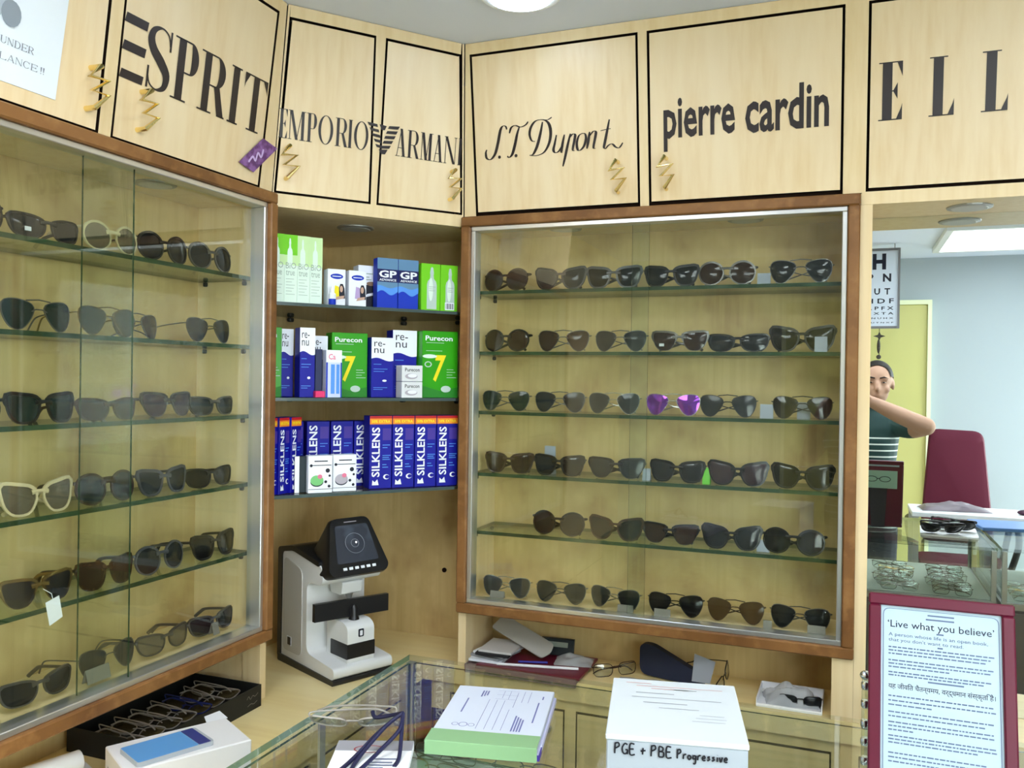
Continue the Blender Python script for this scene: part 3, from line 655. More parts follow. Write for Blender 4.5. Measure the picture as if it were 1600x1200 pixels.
def outline(kind, n=26):
    """lens outline, counter-clockwise from the outer side; x grows towards the temple"""
    w, h = SH[kind][:2]; P = [Vector(p) for p in CTRL[kind]]; m = len(P); pts = []
    for k in range(m):
        a, b, c, d = P[k-1], P[k], P[(k+1) % m], P[(k+2) % m]
        for q in range(8): t = q/8; pts.append(0.5*((2*b)+(c-a)*t+(2*a-5*b+4*c-d)*t*t+(3*b-a-3*c+d)*t**3))
    pts = pts[::-1]; L = [0.0]
    for k in range(len(pts)): L.append(L[-1]+(pts[(k+1) % len(pts)]-pts[k]).length)
    out = []; k = 0
    for q in range(n):
        z = L[-1]*q/n
        while L[k+1] < z: k += 1
        p = pts[k].lerp(pts[(k+1) % len(pts)], (z-L[k])/max(L[k+1]-L[k], 1e-9)); out.append((p.x*w/2, p.y*h/2))
    return out
GC = {}
def glasses_meshes(kind, folded):
    """front (rims, bridge), one right lens, one left lens, two temples; x across, y back, z up from the lens bottom"""
    key = (kind, folded)
    if key in GC: return GC[key]
    w, h, pt, pb, lift, sh, rim, gap, metal = SH[kind]; ol = outline(kind); n = len(ol)
    wrap = 1.6 if kind != 'sport' else 2.2
    bend = lambda x: wrap*x*x
    fr = MB(); lens = []; ox = gap/2+w/2
    for sd in (1, -1):
        def W(x, y, d=0.0): X = sd*(ox+x); return (X, bend(X)+d, y+h/2+rim)
        inn = [W(x, y) for x, y in ol]; vs = []; fs = []
        for i in range(n):
            a, b = ol[i-1], ol[(i+1) % n]; t = Vector((b[0]-a[0], b[1]-a[1])).normalized(); nx, ny = t.y, -t.x
            e = rim*(1.5 if (ol[i][1] > h*.2 and not metal) else 1.0)
            if kind == 'clubmaster' and ol[i][1] < 0: e = .0012
            x, y = ol[i]; dp = .0012 if metal else .0020
            vs += [W(x, y, -dp), W(x+nx*e, y+ny*e, -dp), W(x+nx*e, y+ny*e, dp), W(x, y, dp)]
        for i in range(n):
            j = (i+1) % n
            for k in range(4): fs.append((4*i+k, 4*i+(k+1) % 4, 4*j+(k+1) % 4, 4*j+k))
        fr.add(vs, fs)
        lm = MB(); vs = [W(0, 0, -.0030)]+[W(x*.55, y*.55, -.0022) for x, y in ol]+[W(x*.995, y*.995, -.0004) for x, y in ol]
        bk = [W(x*.995, y*.995, .0006) for x, y in ol]+[W(0, 0, -.0016)]
        o = len(vs); vs += bk; fs = []
        for i in range(n):
            j = (i+1) % n
            fs += [(0, 1+i, 1+j), (1+i, 1+n+i, 1+n+j, 1+j), (1+n+i, o+i, o+j, 1+n+j), (o+n, o+j, o+i)]
        lm.add(vs, fs); lens.append(lm)
    zb = h*.62+rim; B = lambda x, z: (x, bend(x)-.0005, z)
    hg = gap/2+.006
    if metal:
        fr.tube([B(-hg, zb), (-hg*.4, .0, zb+.004), (hg*.4, .0, zb+.004), B(hg, zb)], .0013, 6)
        if kind == 'aviator': fr.tube([B(-hg-.008, h+rim-.001), (0, -.0005, h+rim+.0015), B(hg+.008, h+rim-.001)], .0012, 6)
    else: fr.tube([B(-hg-.002, zb+.004), (-.003, -.001, zb+.006), (.003, -.001, zb+.006), B(hg+.002, zb+.004)], [.0045, .003, .003, .0045], 8, flat=.6)
    xh = gap/2+w+rim*.6; zh = h*.74+rim+lift; temples = []
    r = .0013 if metal else .0030
    for sd in (1, -1):
        tb = MB(); yh = bend(xh)
        if folded:
            z1 = .010 if sd > 0 else .016; yy = yh+.004+(.006 if sd > 0 else 0)
            P = [(sd*xh, yh, zh), (sd*(xh+.002), yy+.002, zh), (sd*(xh-.02), yy+.006, zh-.004), (0, yy+.010, zh*.55), (-sd*.035, yy+.009, z1), (-sd*.055, yy+.005, .004)]
        else:
            P = [(sd*xh, yh, zh), (sd*(xh+.003), yh+.006, zh), (sd*(xh+.004), yh+.04, zh-.003), (sd*(xh+.003), yh+.078, zh-.008), (sd*(xh+.001), yh+.092, zh-.016), (sd*(xh-.002), yh+.106, .004)]
        pts = crom(P, 3); rr = [r*(1 if i < len(pts)*.6 else 1.25) for i in range(len(pts))]
        tb.tube(pts, rr, 6); temples.append(tb)
    for m in [fr]+lens+temples: m.v = [(x, y+.10*z, z) for x, y, z in m.v]      # the front leans back a little
    GC[key] = (fr, lens, temples); return GC[key]
GM = {}
def place_glasses(kind, lens, frame, M, label, cat='sunglasses', group=None, folded=True, name='sunglasses', scale=1.0, sticker=False):
    g = glasses_meshes(kind, folded); k = (kind, folded, lens, frame)
    if k not in GM:
        GM[k] = (g[0].mesh('frame_front', FRM[frame], smooth=True), [m.mesh('lens', LENS[lens], smooth=True) for m in g[1]], [m.mesh('temple', FRM[frame], smooth=True) for m in g[2]])
    o = bpy.data.objects.new(name, None); COL.objects.link(o); o.empty_display_size = .03
    o.matrix_world = M @ Matrix.Scale(scale, 4); tag(o, label, cat, group)
    link('frame_front', GM[k][0], o)
    for m in GM[k][1]: link('lens', m, o)
    for m in GM[k][2]: link('temple', m, o)
    if sticker:
        w, h = SH[kind][0], SH[kind][1]
        if 'stk' not in GM: GM['stk'] = MB().box(-.006, .006, -.0006, .0006, 0, .007).mesh('sticker', mat('sticker_white', (206, 210, 212), .5))
        link('sticker', GM['stk'], o, Matrix.Translation((-(SH[kind][7]/2+w*.6), .0012, h*.3)) @ Matrix.Translation((0, -.004, 0)))
    return o
KN = {'aviator': 'aviator', 'wayfarer': 'square-framed', 'cateye': 'cat-eye', 'round': 'round', 'sport': 'narrow wraparound', 'clubmaster': 'browline'}
ORD = ['first', 'second', 'third', 'fourth', 'fifth', 'sixth', 'seventh']; SHELFN = ['top', 'second', 'third', 'fourth', 'fifth', 'bottom']
CN_ = {'black': 'black', 'gun': 'gunmetal', 'silver': 'silver', 'brown': 'brown', 'gold': 'gold', 'tort': 'tortoiseshell', 'beige': 'beige', 'grey': 'grey'}
LN_ = {'dark': 'dark', 'green': 'dark green', 'grey': 'grey', 'brown': 'brown', 'pale': 'pale', 'amber': 'amber', 'purple': 'mirrored purple', 'clear': 'clear', 'black': 'black', 'mauve': 'mauve'}
def rows(F, zs, data, side, folded, tilt):
    for r, (zt, items) in enumerate(zip(zs, data)):
        n = len(items)
        for i, it in enumerate(items):
            s_, kind, lens, fr = it[:4]; ex = it[4] if len(it) > 4 else {}
            lab = f"{CN_[fr]} {KN[kind]} sunglasses with {LN_[lens]} lenses, {ORD[i]} from left on {side} showcase's {SHELFN[r]} shelf"
            M = F @ Matrix.Translation((s_, ex.get('d', .052), zt+.0008)) @ Matrix.Rotation(math.radians(ex.get('yaw', random.uniform(-4, 4) if folded else random.uniform(-2, 2))), 4, 'Z')
            place_glasses(kind, lens, fr, M, lab, group=f'sunglasses in the {side} showcase', folded=ex.get('folded', folded), scale=ex.get('sc', 1.0), sticker=ex.get('stk', False))
DB = [
 [(-.860, 'round', 'brown', 'brown', {'yaw': -12}), (-.704, 'cateye', 'grey', 'black'), (-.559, 'wayfarer', 'dark', 'grey', {'sc': 1.05}), (-.412, 'wayfarer', 'dark', 'black'), (-.275, 'round', 'brown', 'gun'), (-.103, 'aviator', 'dark', 'gun', {'sc': 1.05})],
 [(-.855, 'round', 'brown', 'black', {'yaw': -10}), (-.693, 'aviator', 'brown', 'gun', {'sc': 1.03}), (-.540, 'aviator', 'grey', 'gun'), (-.388, 'clubmaster', 'brown', 'gun', {'stk': True}), (-.247, 'sport', 'dark', 'black', {'sc': 1.03}), (-.098, 'cateye', 'black', 'black', {'sc': 1.05})],
 [(-.854, 'aviator', 'green', 'gun'), (-.700, 'aviator', 'grey', 'gun'), (-.555, 'aviator', 'grey', 'silver'), (-.403, 'aviator', 'purple', 'silver'), (-.268, 'aviator', 'grey', 'black'), (-.094, 'aviator', 'black', 'black')],
 [(-.841, 'wayfarer', 'brown', 'brown'), (-.700, 'wayfarer', 'dark', 'black'), (-.545, 'clubmaster', 'grey', 'black', {'sc': 1.03}), (-.390, 'wayfarer', 'dark', 'black'), (-.241, 'cateye', 'mauve', 'black'), (-.092, 'cateye', 'black', 'black')],
 [(-.700, 'round', 'dark', 'black', {'sc': 1.05}), (-.545, 'cateye', 'dark', 'brown'), (-.405, 'clubmaster', 'brown', 'black'), (-.254, 'cateye', 'dark', 'black'), (-.110, 'round', 'black', 'black', {'sc': 1.03})],
 [(-.844, 'aviator', 'grey', 'silver'), (-.690, 'aviator', 'dark', 'gun'), (-.546, 'aviator', 'dark', 'silver', {'yaw': -10}), (-.389, 'aviator', 'black', 'black'), (-.243, 'aviator', 'amber', 'brown'), (-.093, 'aviator', 'dark', 'gun')]]
rows(FB, SHB+(FLOOR_SC,), DB, 'right', True, 6)
DA = [
 [(.985, 'round', 'mauve', 'black', {'sc': 1.0, 'yaw': 0}), (1.138, 'sport', 'dark', 'black', {'sc': 1.02, 'stk': True, 'yaw': 0}), (1.285, 'round', 'pale', 'beige', {'yaw': 0, 'sc': .96}), (1.423, 'round', 'black', 'black'), (1.568, 'round', 'dark', 'gun')],
 [(.960, 'aviator', 'dark', 'gun'), (1.122, 'aviator', 'green', 'gun', {'sc': 1.02}), (1.280, 'aviator', 'green', 'gold', {'sc': 1.02}), (1.405, 'aviator', 'brown', 'gun', {'d': .105, 'folded': True, 'yaw': 6}), (1.565, 'aviator', 'dark', 'gun')],
 [(.985, 'round', 'dark', 'black'), (1.133, 'wayfarer', 'green', 'black', {'sc': 1.02}), (1.284, 'sport', 'brown', 'brown', {'sc': 1.02}), (1.440, 'clubmaster', 'mauve', 'gun', {'sc': 1.02}), (1.580, 'sport', 'grey', 'gun')],
 [(.978, 'wayfarer', 'dark', 'black'), (1.128, 'cateye', 'pale', 'beige', {'folded': True, 'sc': 1.02}), (1.280, 'round', 'grey', 'brown', {'sc': 1.02}), (1.430, 'wayfarer', 'grey', 'grey', {'sc': 1.02}), (1.575, 'sport', 'black', 'black', {'sc': 1.02})],
 [(.976, 'wayfarer', 'brown', 'black'), (1.130, 'clubmaster', 'dark', 'gold', {'sc': 1.02}), (1.282, 'wayfarer', 'brown', 'tort'), (1.425, 'round', 'dark', 'grey'), (1.590, 'wayfarer', 'black', 'black', {'sc': 1.02})],
 [(.955, 'sport', 'brown', 'gun'), (1.133, 'sport', 'dark', 'gun', {'sc': 1.02}), (1.290, 'aviator', 'grey', 'gun'), (1.440, 'sport', 'pale', 'gun', {'sc': 1.02}), (1.590, 'sport', 'dark', 'gun', {'sc': 1.02})]]
rows(FA, SHA+(FLOOR_SC,), DA, 'left', False, 6)
# price cards and small tags among the glasses
CARDM = mat('grey_price_card', (150, 156, 168), .5); CARDG = mat('green_tag', (96, 190, 30), .4); CARDT = mat('taupe_card', (132, 126, 118), .6)
def price_card(F, s_, y, z, w, h, m, label, tiltx=-14, rz=0, rolly=0):
    mb = MB(); th = math.tan(math.radians(-tiltx))*h
    mb.prism([(0, 0), (th, h), (th+.0007, h), (.0007, 0)], lambda a, b, d: (d, a, b), -w/2, w/2)
    mb.prism([(2*th+.002, 0), (th+.0008, h), (th+.0015, h), (2*th+.0027, 0)], lambda a, b, d: (d, a, b), -w/2, w/2)
    o = bpy.data.objects.new('price_card', mb.mesh('price_card', m)); COL.objects.link(o)
    o.matrix_world = F @ Matrix.Translation((s_, y, z)) @ Matrix.Rotation(math.radians(rz), 4, 'Z') @ Matrix.Rotation(math.radians(rolly), 4, 'Y')
    tag(o, label, 'price card', 'folded price cards in the showcases')
price_card(FB, -.186, .040, SHB[0]+.0005, .030, .026, CARDM, "grey folded card beside gunmetal round sunglasses on right showcase's top shelf")
price_card(FB, -.055, .038, SHB[1]+.0005, .028, .036, CARDM, "grey folded card at the right end of right showcase's second shelf")
price_card(FB, -.176, .050, SHB[2]+.0005, .030, .034, CARDM, "grey folded card left of black aviators on right showcase's third shelf")
price_card(FB, -.093, .085, SHB[2]+.0005, .030, .040, CARDM, "grey folded card behind black aviators on right showcase's third shelf")
price_card(FB, -.735, .082, SHB[3]+.0005, .030, .075, CARDM, "tall grey card standing above black sunglasses on right showcase's fourth shelf", tiltx=-5)
price_card(FB, -.317, .052, SHB[3]+.0005, .018, .040, CARDG, "bright green tag between sunglasses on right showcase's fourth shelf")
price_card(FB, -.468, .060, SHB[3]+.0005, .020, .030, CARDM, "bluish card in the middle of right showcase's fourth shelf")
price_card(FB, -.180, .060, SHB[4]+.0005, .030, .028, CARDM, "grey folded card on right showcase's fifth shelf")
for i, s_ in enumerate((-.862, -.512, -.418, -.165, -.055)):
    price_card(FB, s_, .036, FLOOR_SC+.0005, .040 if i != 3 else .02, .018, CARDT, "low taupe price block, %s from left, at the front of right showcase's bottom" % ORD[i])
for i, s_ in enumerate((1.247, 1.575)):
    price_card(FA, s_, .036, FLOOR_SC+.0005, .055 if i == 0 else .02, .026, CARDT, "taupe price block at the %s of left showcase's bottom shelf" % ('middle', 'right end')[i])
# white swing tag hanging from the gold browline pair
tg = thing('swing_tag', "blank white swing tag hanging over left showcase's fifth shelf edge", 'tag', FA, (1.140, .031, SHA[4]-.02))
MB().prism([(1.122, 1.145), (1.150, 1.152), (1.158, 1.112), (1.131, 1.102)][::-1], lambda a, b, d: (a, .0325-d, b), 0, .0008).obj('card', WHITE, tg)
MB().tube([(1.137, .0315, 1.147), (1.136, .034, 1.158), (1.134, .052, 1.165)], .0006, 5).obj('string', WHITE, tg)

# ------------------------------------------------------------------ boxes of lens-care products on the niche shelves
M_ = lambda n, c, r=.5, **k: mat(n, c, max(r, .3) if 'metal' not in k else r, **{'spec': .3, **k})
LIME = M_('lime_print', (116, 206, 26)); LIMEP = M_('pale_lime', (200, 232, 170)); MINT = M_('mint_white', (222, 240, 226)); GREY_T = M_('thin_grey_print', (150, 170, 158))
NAVY = M_('navy_print', (14, 20, 84)); BLUE = M_('blue_print', (14, 52, 184)); BLUEL = M_('light_blue_print', (86, 150, 232)); STEELB = M_('steel_blue_print', (96, 136, 172))
WHP = M_('white_print', (238, 242, 250)); ROYAL = M_('royal_blue', (8, 12, 146)); ORANGE = M_('orange_print', (240, 140, 40)); REDP = M_('red_print', (190, 30, 34)); YEL = M_('yellow_print', (246, 226, 30))
GREEN = M_('green_carton', (50, 158, 18), .3); GREEND = M_('dark_green_print', (36, 128, 34)); SILV = M_('silver_print', (186, 206, 196)); DNAVY = M_('dark_print', (20, 22, 40)); SKIN_P = M_('skin_print', (196, 160, 140)); LILAC = M_('lilac_print2', (182, 160, 206)); PINK = M_('pink_print', (226, 120, 150)); PGREEN = M_('pale_green_print', (120, 196, 120)); PGREY = M_('pale_grey_print', (176, 170, 180))
class Carton:
    """box standing on a shelf: front faces the room; prints lie on the front"""
    def __init__(s, name, label, cat, F, sx, d, z, w, dep, h, body, rz=0, group='lens care boxes in the corner niche', lid=True):
        s.w, s.h, s.d = w, h, dep
        s.o = bpy.data.objects.new(name, None); COL.objects.link(s.o); s.o.empty_display_size = .03
        s.o.matrix_world = F @ Matrix.Translation((sx, d, z+.0006)) @ Matrix.Rotation(math.radians(rz), 4, 'Z'); tag(s.o, label, cat, group)
        OFF[s.o.name] = (0, 0, 0)
        MB().cbox(-w/2, w/2, 0, dep, 0, h, .0009).obj('carton', body, s.o); s.k = .0005
    def fn(s, lift):
        return lambda a, b, d=0.0: (a-s.w/2, -lift-d, b)
    def rect(s, name, m, a0, a1, b0, b1):
        a0, a1, b0, b1 = a0*s.w, a1*s.w, b0*s.h, b1*s.h; f = s.fn(s.k)
        r = MB().add([f(a0, b0), f(a1, b0), f(a1, b1), f(a0, b1)], [(0, 1, 2, 3)]).obj(name, m, s.o); s.k += .00012; return r
    def poly(s, name, m, pts):
        f = s.fn(s.k); MB().add([f(a*s.w, b*s.h) for a, b in pts], [tuple(range(len(pts)))]).obj(name, m, s.o); s.k += .00012
    def oval(s, name, m, a, b, ra, rb): s.poly(name, m, [(a+ra*math.cos(i*PI/9), b+rb*math.sin(i*PI/9)) for i in range(18)])
    def text(s, body, m, a0, a1, b0, b1, bold=0.0, rot=0, shear=0.0):
        mb = MB(); put_text(mb, s.fn(s.k), body, a0*s.w, a1*s.w, b0*s.h, b1*s.h, bold, rot, 0, shear); mb.obj('lettering', m, s.o); s.k += .00012
    def lines(s, m, a0, a1, rows_, th=.008):
        mb = MB(); f = s.fn(s.k)
        for b, q in rows_: mb.add([f(a0*s.w, b*s.h), f((a0+(a1-a0)*q)*s.w, b*s.h), f((a0+(a1-a0)*q)*s.w, (b+th)*s.h), f(a0*s.w, (b+th)*s.h)], [(0, 1, 2, 3)])
        o = mb.obj('fine_print', m, s.o); o['kind'] = 'stuff'; s.k += .00012
    def bottle(s, m, a=.5, b0=.06, b1=.92, w=.5):
        H = b1-b0; P = [(.5, 0), (.5, .58), (.42, .66), (.2, .72), (.16, .80), (.2, .86), (.12, .98), (.0, 1)]
        pts = [(a+x*w, b0+y*H) for x, y in P]+[(a-x*w, b0+y*H) for x, y in P[::-1]][1:]
        pts = [(a+.5*w, b0)]+pts[1:]; s.poly('bottle_picture', m, pts)
Z1, Z2, Z3 = NSH
for i, (sx, d) in enumerate(((.022, .020), (.0545, .024), (.087, .028), (.1195, .032))):
    c = Carton('lens_solution_box', 'tall pale green solution box, %s from left on the niche\'s top shelf' % ORD[i], 'box', FC, sx, d, Z1, .0315, .055, .165, MINT, rz=0)
    c.rect('top_band', LIME if i < 2 else LIMEP, 0, 1, .70, 1); c.rect('mid_band', LIMEP, 0, 1, .55, .70); c.bottle(MINT, .42, .45, .95, .4)
    c.text('BiO', GREY_T, .1, .9, .50, .59, .0); c.text('true', GREY_T, .12, .8, .40, .475); c.lines(GREY_T, .12, .9, [(.12+.045*k, (.9, .6, .8)[k % 3]) for k in range(6)], .006)
for i, (sx, m) in enumerate(((.172, YEL), (.227, LILAC))):
    c = Carton('cleaning_cloth_box', ('white box with blue oval and yellow-clad figure beside the tall green boxes', 'white box with blue oval and lilac-clad figure on the top niche shelf')[i], 'box', FC, sx, .030, Z1, .046, .035, .091, WHP)
    c.oval('logo_oval', BLUE, .5, .80, .36, .075); c.lines(WHP, .25, .75, [(.79, 1)], .02)
    c.poly('hair_print', DNAVY, [(.60, .18), (.62, .48), (.70, .60), (.84, .60), (.94, .48), (.98, .2)]); c.oval('face_print', SKIN_P, .76, .46, .09, .09); c.poly('dress_print', m, [(.34, .22), (.40, .55), (.62, .52), (.64, .2)]); c.poly('arm_print', SKIN_P, [(.42, .15), (.9, .2), (.92, .28), (.5, .24)])
b = thing('drop_bottle', 'tiny white and blue drop bottle in front of the white boxes', 'bottle', FC, (.156, .014, Z1+.0005))
MB().lathe([(.0085, 0), (.009, .002), (.009, .014)], 16, (.156, .014, Z1+.0005)).obj('label_band', BLUE, b, smooth=True); MB().lathe([(.009, .0141), (.009, .026), (.005, .030), (.005, .036), (.003, .045)], 16, (.156, .014, Z1+.0005)).obj('bottle', WHP, b, smooth=True)
c = Carton('contact_lens_box', 'half white half dark box tucked behind the lilac-clad figure box', 'box', FC, .268, .072, Z1, .050, .04, .112, WHP)
c.rect('dark_base', DNAVY, 0, 1, 0, .55); c.lines(GREY_T, .3, .9, [(.8, .8), (.72, .5), (.66, .7)], .02); c.oval('swoosh', M_('brown_print', (140, 110, 90)), .7, .58, .25, .05); c.poly('white_curve', WHP, [(.3, .25), (.9, .32), (.9, .38), (.5, .34)])
for i, sx in enumerate((.309, .367)):
    c = Carton('gas_permeable_box', ('left', 'right')[i]+' of two blue GP solution boxes on the top niche shelf', 'box', FC, sx, .034, Z1, .0565, .030, .130, BLUE, lid=True)
    c.rect('top_band', STEELB, 0, 1, .78, 1); c.rect('name_band', NAVY, 0, 1, .52, .78); c.text('GP', WHP, .08, .94, .61, .755, .03); c.text('ADVANCE', WHP, .10, .92, .545, .59, .02)
    c.poly('wave_print', BLUEL, [(0, .52), (0, .30)]+[(k/14, .31+.045*math.sin(k/14*7)) for k in range(15)]+[(1, .52)]); c.poly('pale_wave', STEELB, [(0, .525), (0, .42)]+[(k/14, .43+.025*math.sin(k/14*6+1)) for k in range(15)]+[(1, .525)])
for i, sx in enumerate((.427, .4805)):
    c = Carton('lens_solution_box', ('lime green solution box with bottle picture between blue box and barcode box', 'lime green solution box with barcode at right end of top niche shelf')[i], 'box', FC, sx, .024, Z1, .0545 if i == 0 else .0505, .05, .124, LIME)
    c.bottle(SILV, .55, .03, .93, .52); c.oval('shine_print', MINT, .5, .45, .12, .25); c.lines(GREY_T, .4, .75, [(.5, 1), (.46, .7), (.42, .9)], .01)
    if i == 1:
        c.rect('barcode_patch', WHP, .26, .80, .03, .19); mb = MB(); f = c.fn(c.k)
        for k in range(9): mb.add([f((.31+.05*k)*c.w, .05*c.h), f((.33+.05*k+.008*(k % 3))*c.w, .05*c.h), f((.33+.05*k+.008*(k % 3))*c.w, .17*c.h), f((.31+.05*k)*c.w, .17*c.h)], [(0, 1, 2, 3)])
        o = mb.obj('barcode', DNAVY, c.o); o['kind'] = 'stuff'
# middle shelf
def green7(sx, d, w, h, label, rz=0):
    c = Carton('lens_solution_box', label, 'box', FC, sx, d, Z2, w, .05, h, GREEN, rz)
    c.text('Purecon', WHP, .08, .84, .855, .93, .02); c.lines(SILV, .1, .6, [(.82, 1), (.70, .9)], .007); c.poly('dark_patch', GREEND, [(0, 0), (1, 0), (1, .16), (.5, .10), (0, .18)])
    c.oval('ring_print', SILV, .16, .50, .10, .045); c.oval('ring_hole', GREEN, .16, .50, .07, .030); c.lines(SILV, .68, .95, [(.42, .7), (.38, .9), (.34, .6), (.30, 1)], .008)
    c.text('7', YEL, .30, .66, .24, .64, .03, shear=.25); c.oval('splash_print', SILV, .66, .13, .14, .05); c.oval('splash_print', MINT, .2, .62, .2, .03)
green7(.006, .066, .080, .172, 'bright green box with yellow seven at the left end of middle niche shelf')
green7(.219, .060, .095, .165, 'bright green box with yellow seven in the middle of middle niche shelf')
green7(.4565, .022, .104, .177, 'bright green box with yellow seven at right end of middle niche shelf')
def renu(sx, d, w, h, label, rz=0):
    c = Carton('lens_solution_box', label, 'box', FC, sx, d, Z2, w, .045, h, ROYAL, rz)
    c.poly('white_top', WHP, [(k/14, .635+.028*math.sin(k/14*5.2+.4)) for k in range(15)]+[(1, 1), (0, 1)]); c.text('re-', DNAVY, .12, .62, .85, .93, .0); c.text('nu', DNAVY, .12, .58, .74, .82, .0)
    c.lines(BLUEL, .1, .8, [(.55, .5), (.47, .9), (.43, .7), (.16, .9), (.13, .6)], .008); c.oval('mark', WHP, .6, .28, .10, .018)
renu(.064, .085, .032, .170, 'blue and white solution box half hidden beside the left green box')
renu(.100, .030, .038, .172, 'narrow blue and white solution box, tallest on the left of middle niche shelf')
renu(.142, .072, .044, .155, 'blue and white solution box behind the small pink-lettered box')
renu(.300, .040, .060, .155, 'shorter blue and white solution box right of the middle green box')
renu(.367, .052, .068, .177, 'tall blue and white solution box behind two small white packs')
c = Carton('eye_drop_box', 'slim white and blue box with pink lettering in front of middle shelf', 'box', FC, .162, .012, Z2, .040, .03, .118, M_('icy_print', (206, 216, 240)))
c.rect('top_panel', WHP, 0, 1, .74, 1); c.text('Ca', PINK, .15, .6, .80, .92, .02); c.rect('blue_stripe', BLUE, 0, .10, 0, .74); c.rect('bottle_print', BLUEL, .3, .55, .08, .7); c.rect('bottle_print', BLUEL, .65, .85, .08, .7); c.rect('blue_stripe', BLUE, .92, 1, 0, .74)
c = Carton('small_box', 'tiny dark box with pink base beside the slim white box', 'box', FC, .128, .012, Z2, .024, .02, .016, M_('hot_pink', (224, 50, 110)))
c = Carton('small_box', 'dark narrow box standing just left of the slim white box', 'box', FC, .131, .036, Z2, .018, .018, .120, M_('slate_print', (40, 48, 84)))
for k in range(2):
    c = Carton('contact_lens_pack', ('lower', 'upper')[k]+' of two stacked white lens packs on middle niche shelf', 'box', FC, .369, .004, Z2+k*.0425, .058, .04, .0415, M_('pack_white', (222, 224, 226)), group='stacked white lens packs')
    c.text('Purecon', DNAVY, .15, .85, .62, .85, .01); c.oval('grey_print', PGREY, .45, .32, .3, .18); c.oval('grey_print', WHP, .5, .36, .22, .12)
# lower shelf
def silk(sx, d, w, h, label, top, rz=0):
    c = Carton('lens_solution_box', label, 'box', FC, sx, d, Z3, w, .05, h, ROYAL, rz)
    z = .90 if top else 1.0
    if top: c.rect('offer_band', ORANGE, 0, 1, .885, .965); c.rect('red_band', REDP, 0, 1, .965, 1); c.text('50% EXTRA', YEL, .08, .92, .905, .945, .03)
    c.text('SILKLENS', WHP, .10, .46, .18*z, .96*z-.02, .02, rot=1); c.rect('purple_patch', M_('violet_print', (70, 52, 150)), .58, .95, .74*z, .92*z)
    c.lines(BLUEL, .58, .95, [(.66*z, .9), (.62*z, .6), (.5*z, 1), (.47*z, .8), (.44*z, .9), (.36*z, .5), (.32*z, .7)], .010); c.oval('ring_print', WHP, .76, .16, .14, .035); c.oval('ring_hole', ROYAL, .80, .16, .10, .025); c.poly('wing_print', WHP, [(.12, .05), (.42, .05), (.36, .13), (.24, .09), (.14, .12)])
for i, (sx, d) in enumerate(((.012, .012), (.046, .030), (.080, .048))): silk(sx, d, .040, .186, 'angled blue box with orange band, %s from left on the lower niche shelf' % ORD[i], True, rz=38)
for i, (sx, d, rz) in enumerate(((.108, .118, 8), (.173, .112, 0), (.236, .110, 0), (.299, .110, 0))): silk(sx-.018, d, .060, .172, 'plain blue box, %s from left, behind white cases on lower niche shelf' % ORD[i], False, rz)
for i, sx in enumerate((.297, .3585, .420, .4815)): silk(sx, .036-.004*i, .060, .188, 'upright blue box with orange band, %s of the four at the right of lower shelf' % ORD[i], True, rz=-2)
for i, (sx, d, m, rz) in enumerate(((.131, .012, PGREEN, -4), (.196, .020, PGREY, -4))):
    c = Carton('lens_case_box', ('white box picturing a green lens case on lower niche shelf', 'white box picturing a grey lens case on lower niche shelf')[i], 'box', FC, sx, d, Z3, .060, .032, .092, WHP, rz, 'white lens case boxes')
    c.rect('bar', DNAVY, .1, .95, .735, .755); c.oval('knob_print', DNAVY, .12, .74, .06, .04); c.lines(DNAVY, .25, .8, [(.84, 1)], .03); c.oval('case_base', DNAVY, .36, .30, .27, .13); c.oval('case_print', m, .36, .34, .27, .14); c.oval('flower_print', PINK, .48, .44, .10, .06)
    for a, b, r in ((.80, .60, .09), (.88, .46, .05), (.72, .30, .06), (.86, .18, .06)): c.oval('lens_print', DNAVY, a, b, r, r*.65)
    c.rect('bar', DNAVY, 0, 1, .10, .112)
for i, (sx, d) in enumerate(((.094, .036), (.080, .056))):
    c = Carton('lens_case_box', ('dark-sided white box just behind the green lens case box', 'rearmost dark-sided white box of the lens case stack')[i], 'box', FC, sx, d, Z3, .040, .014, .090-.002*i, M_('dark_teal_side', (30, 44, 48)), -4, 'white lens case boxes')
    c.rect('white_edge', WHP, 0, .28, 0, 1)

# ------------------------------------------------------------------ lens meter on the worktop
FL = Matrix.Translation((-1.262, 1.972, LEDGE)) @ Matrix.Rotation(math.atan2(-.43, .902), 4, 'Z')   # local x = the device's front
tL = thing('lens_meter', 'white and black digital lens meter with tilted round-target screen', 'lens meter', FL, (0, 0, .0005))
LW = M_('device_white', (226, 228, 228), .35); LG = M_('device_grey', (196, 196, 192), .4); LB = BLACKP
side = lambda a, b, d: (a, d, b)
def rpoly(pts, r=.012, n=4):
    out = []
    for i, p in enumerate(pts):
        p = Vector(p); a = (Vector(pts[i-1])-p); b = (Vector(pts[(i+1) % len(pts)])-p); q = min(r, a.length*.45, b.length*.45)
        A_ = p+a.normalized()*q; B_ = p+b.normalized()*q
        for k in range(n+1): t = k/n; out.append(tuple((1-t)**2*A_+2*t*(1-t)*p+t*t*B_))
    return out
HW = .088
MB().prism(rpoly([(-.136, .0), (.146, .0), (.146, .012), (-.136, .020)], .006), side, -HW-.004, HW+.004).obj('base_plate', LB, tL, smooth=True)
prof = rpoly([(-.130, .014), (.142, .012), (.142, .040), (.008, .052), (.008, .236), (.085, .236), (.085, .285), (-.060, .312), (-.130, .300)], .024)
MB().prism(prof, side, -HW, HW).obj('body', LW, tL, smooth=True)
MB().prism(rpoly([(-.140, .010), (-.122, .010), (-.118, .296), (-.06, .306), (.07, .284), (.07, .296), (-.06, .320), (-.140, .306)], .012), side, -HW-.003, HW+.003).obj('black_trim', LB, tL, smooth=True)
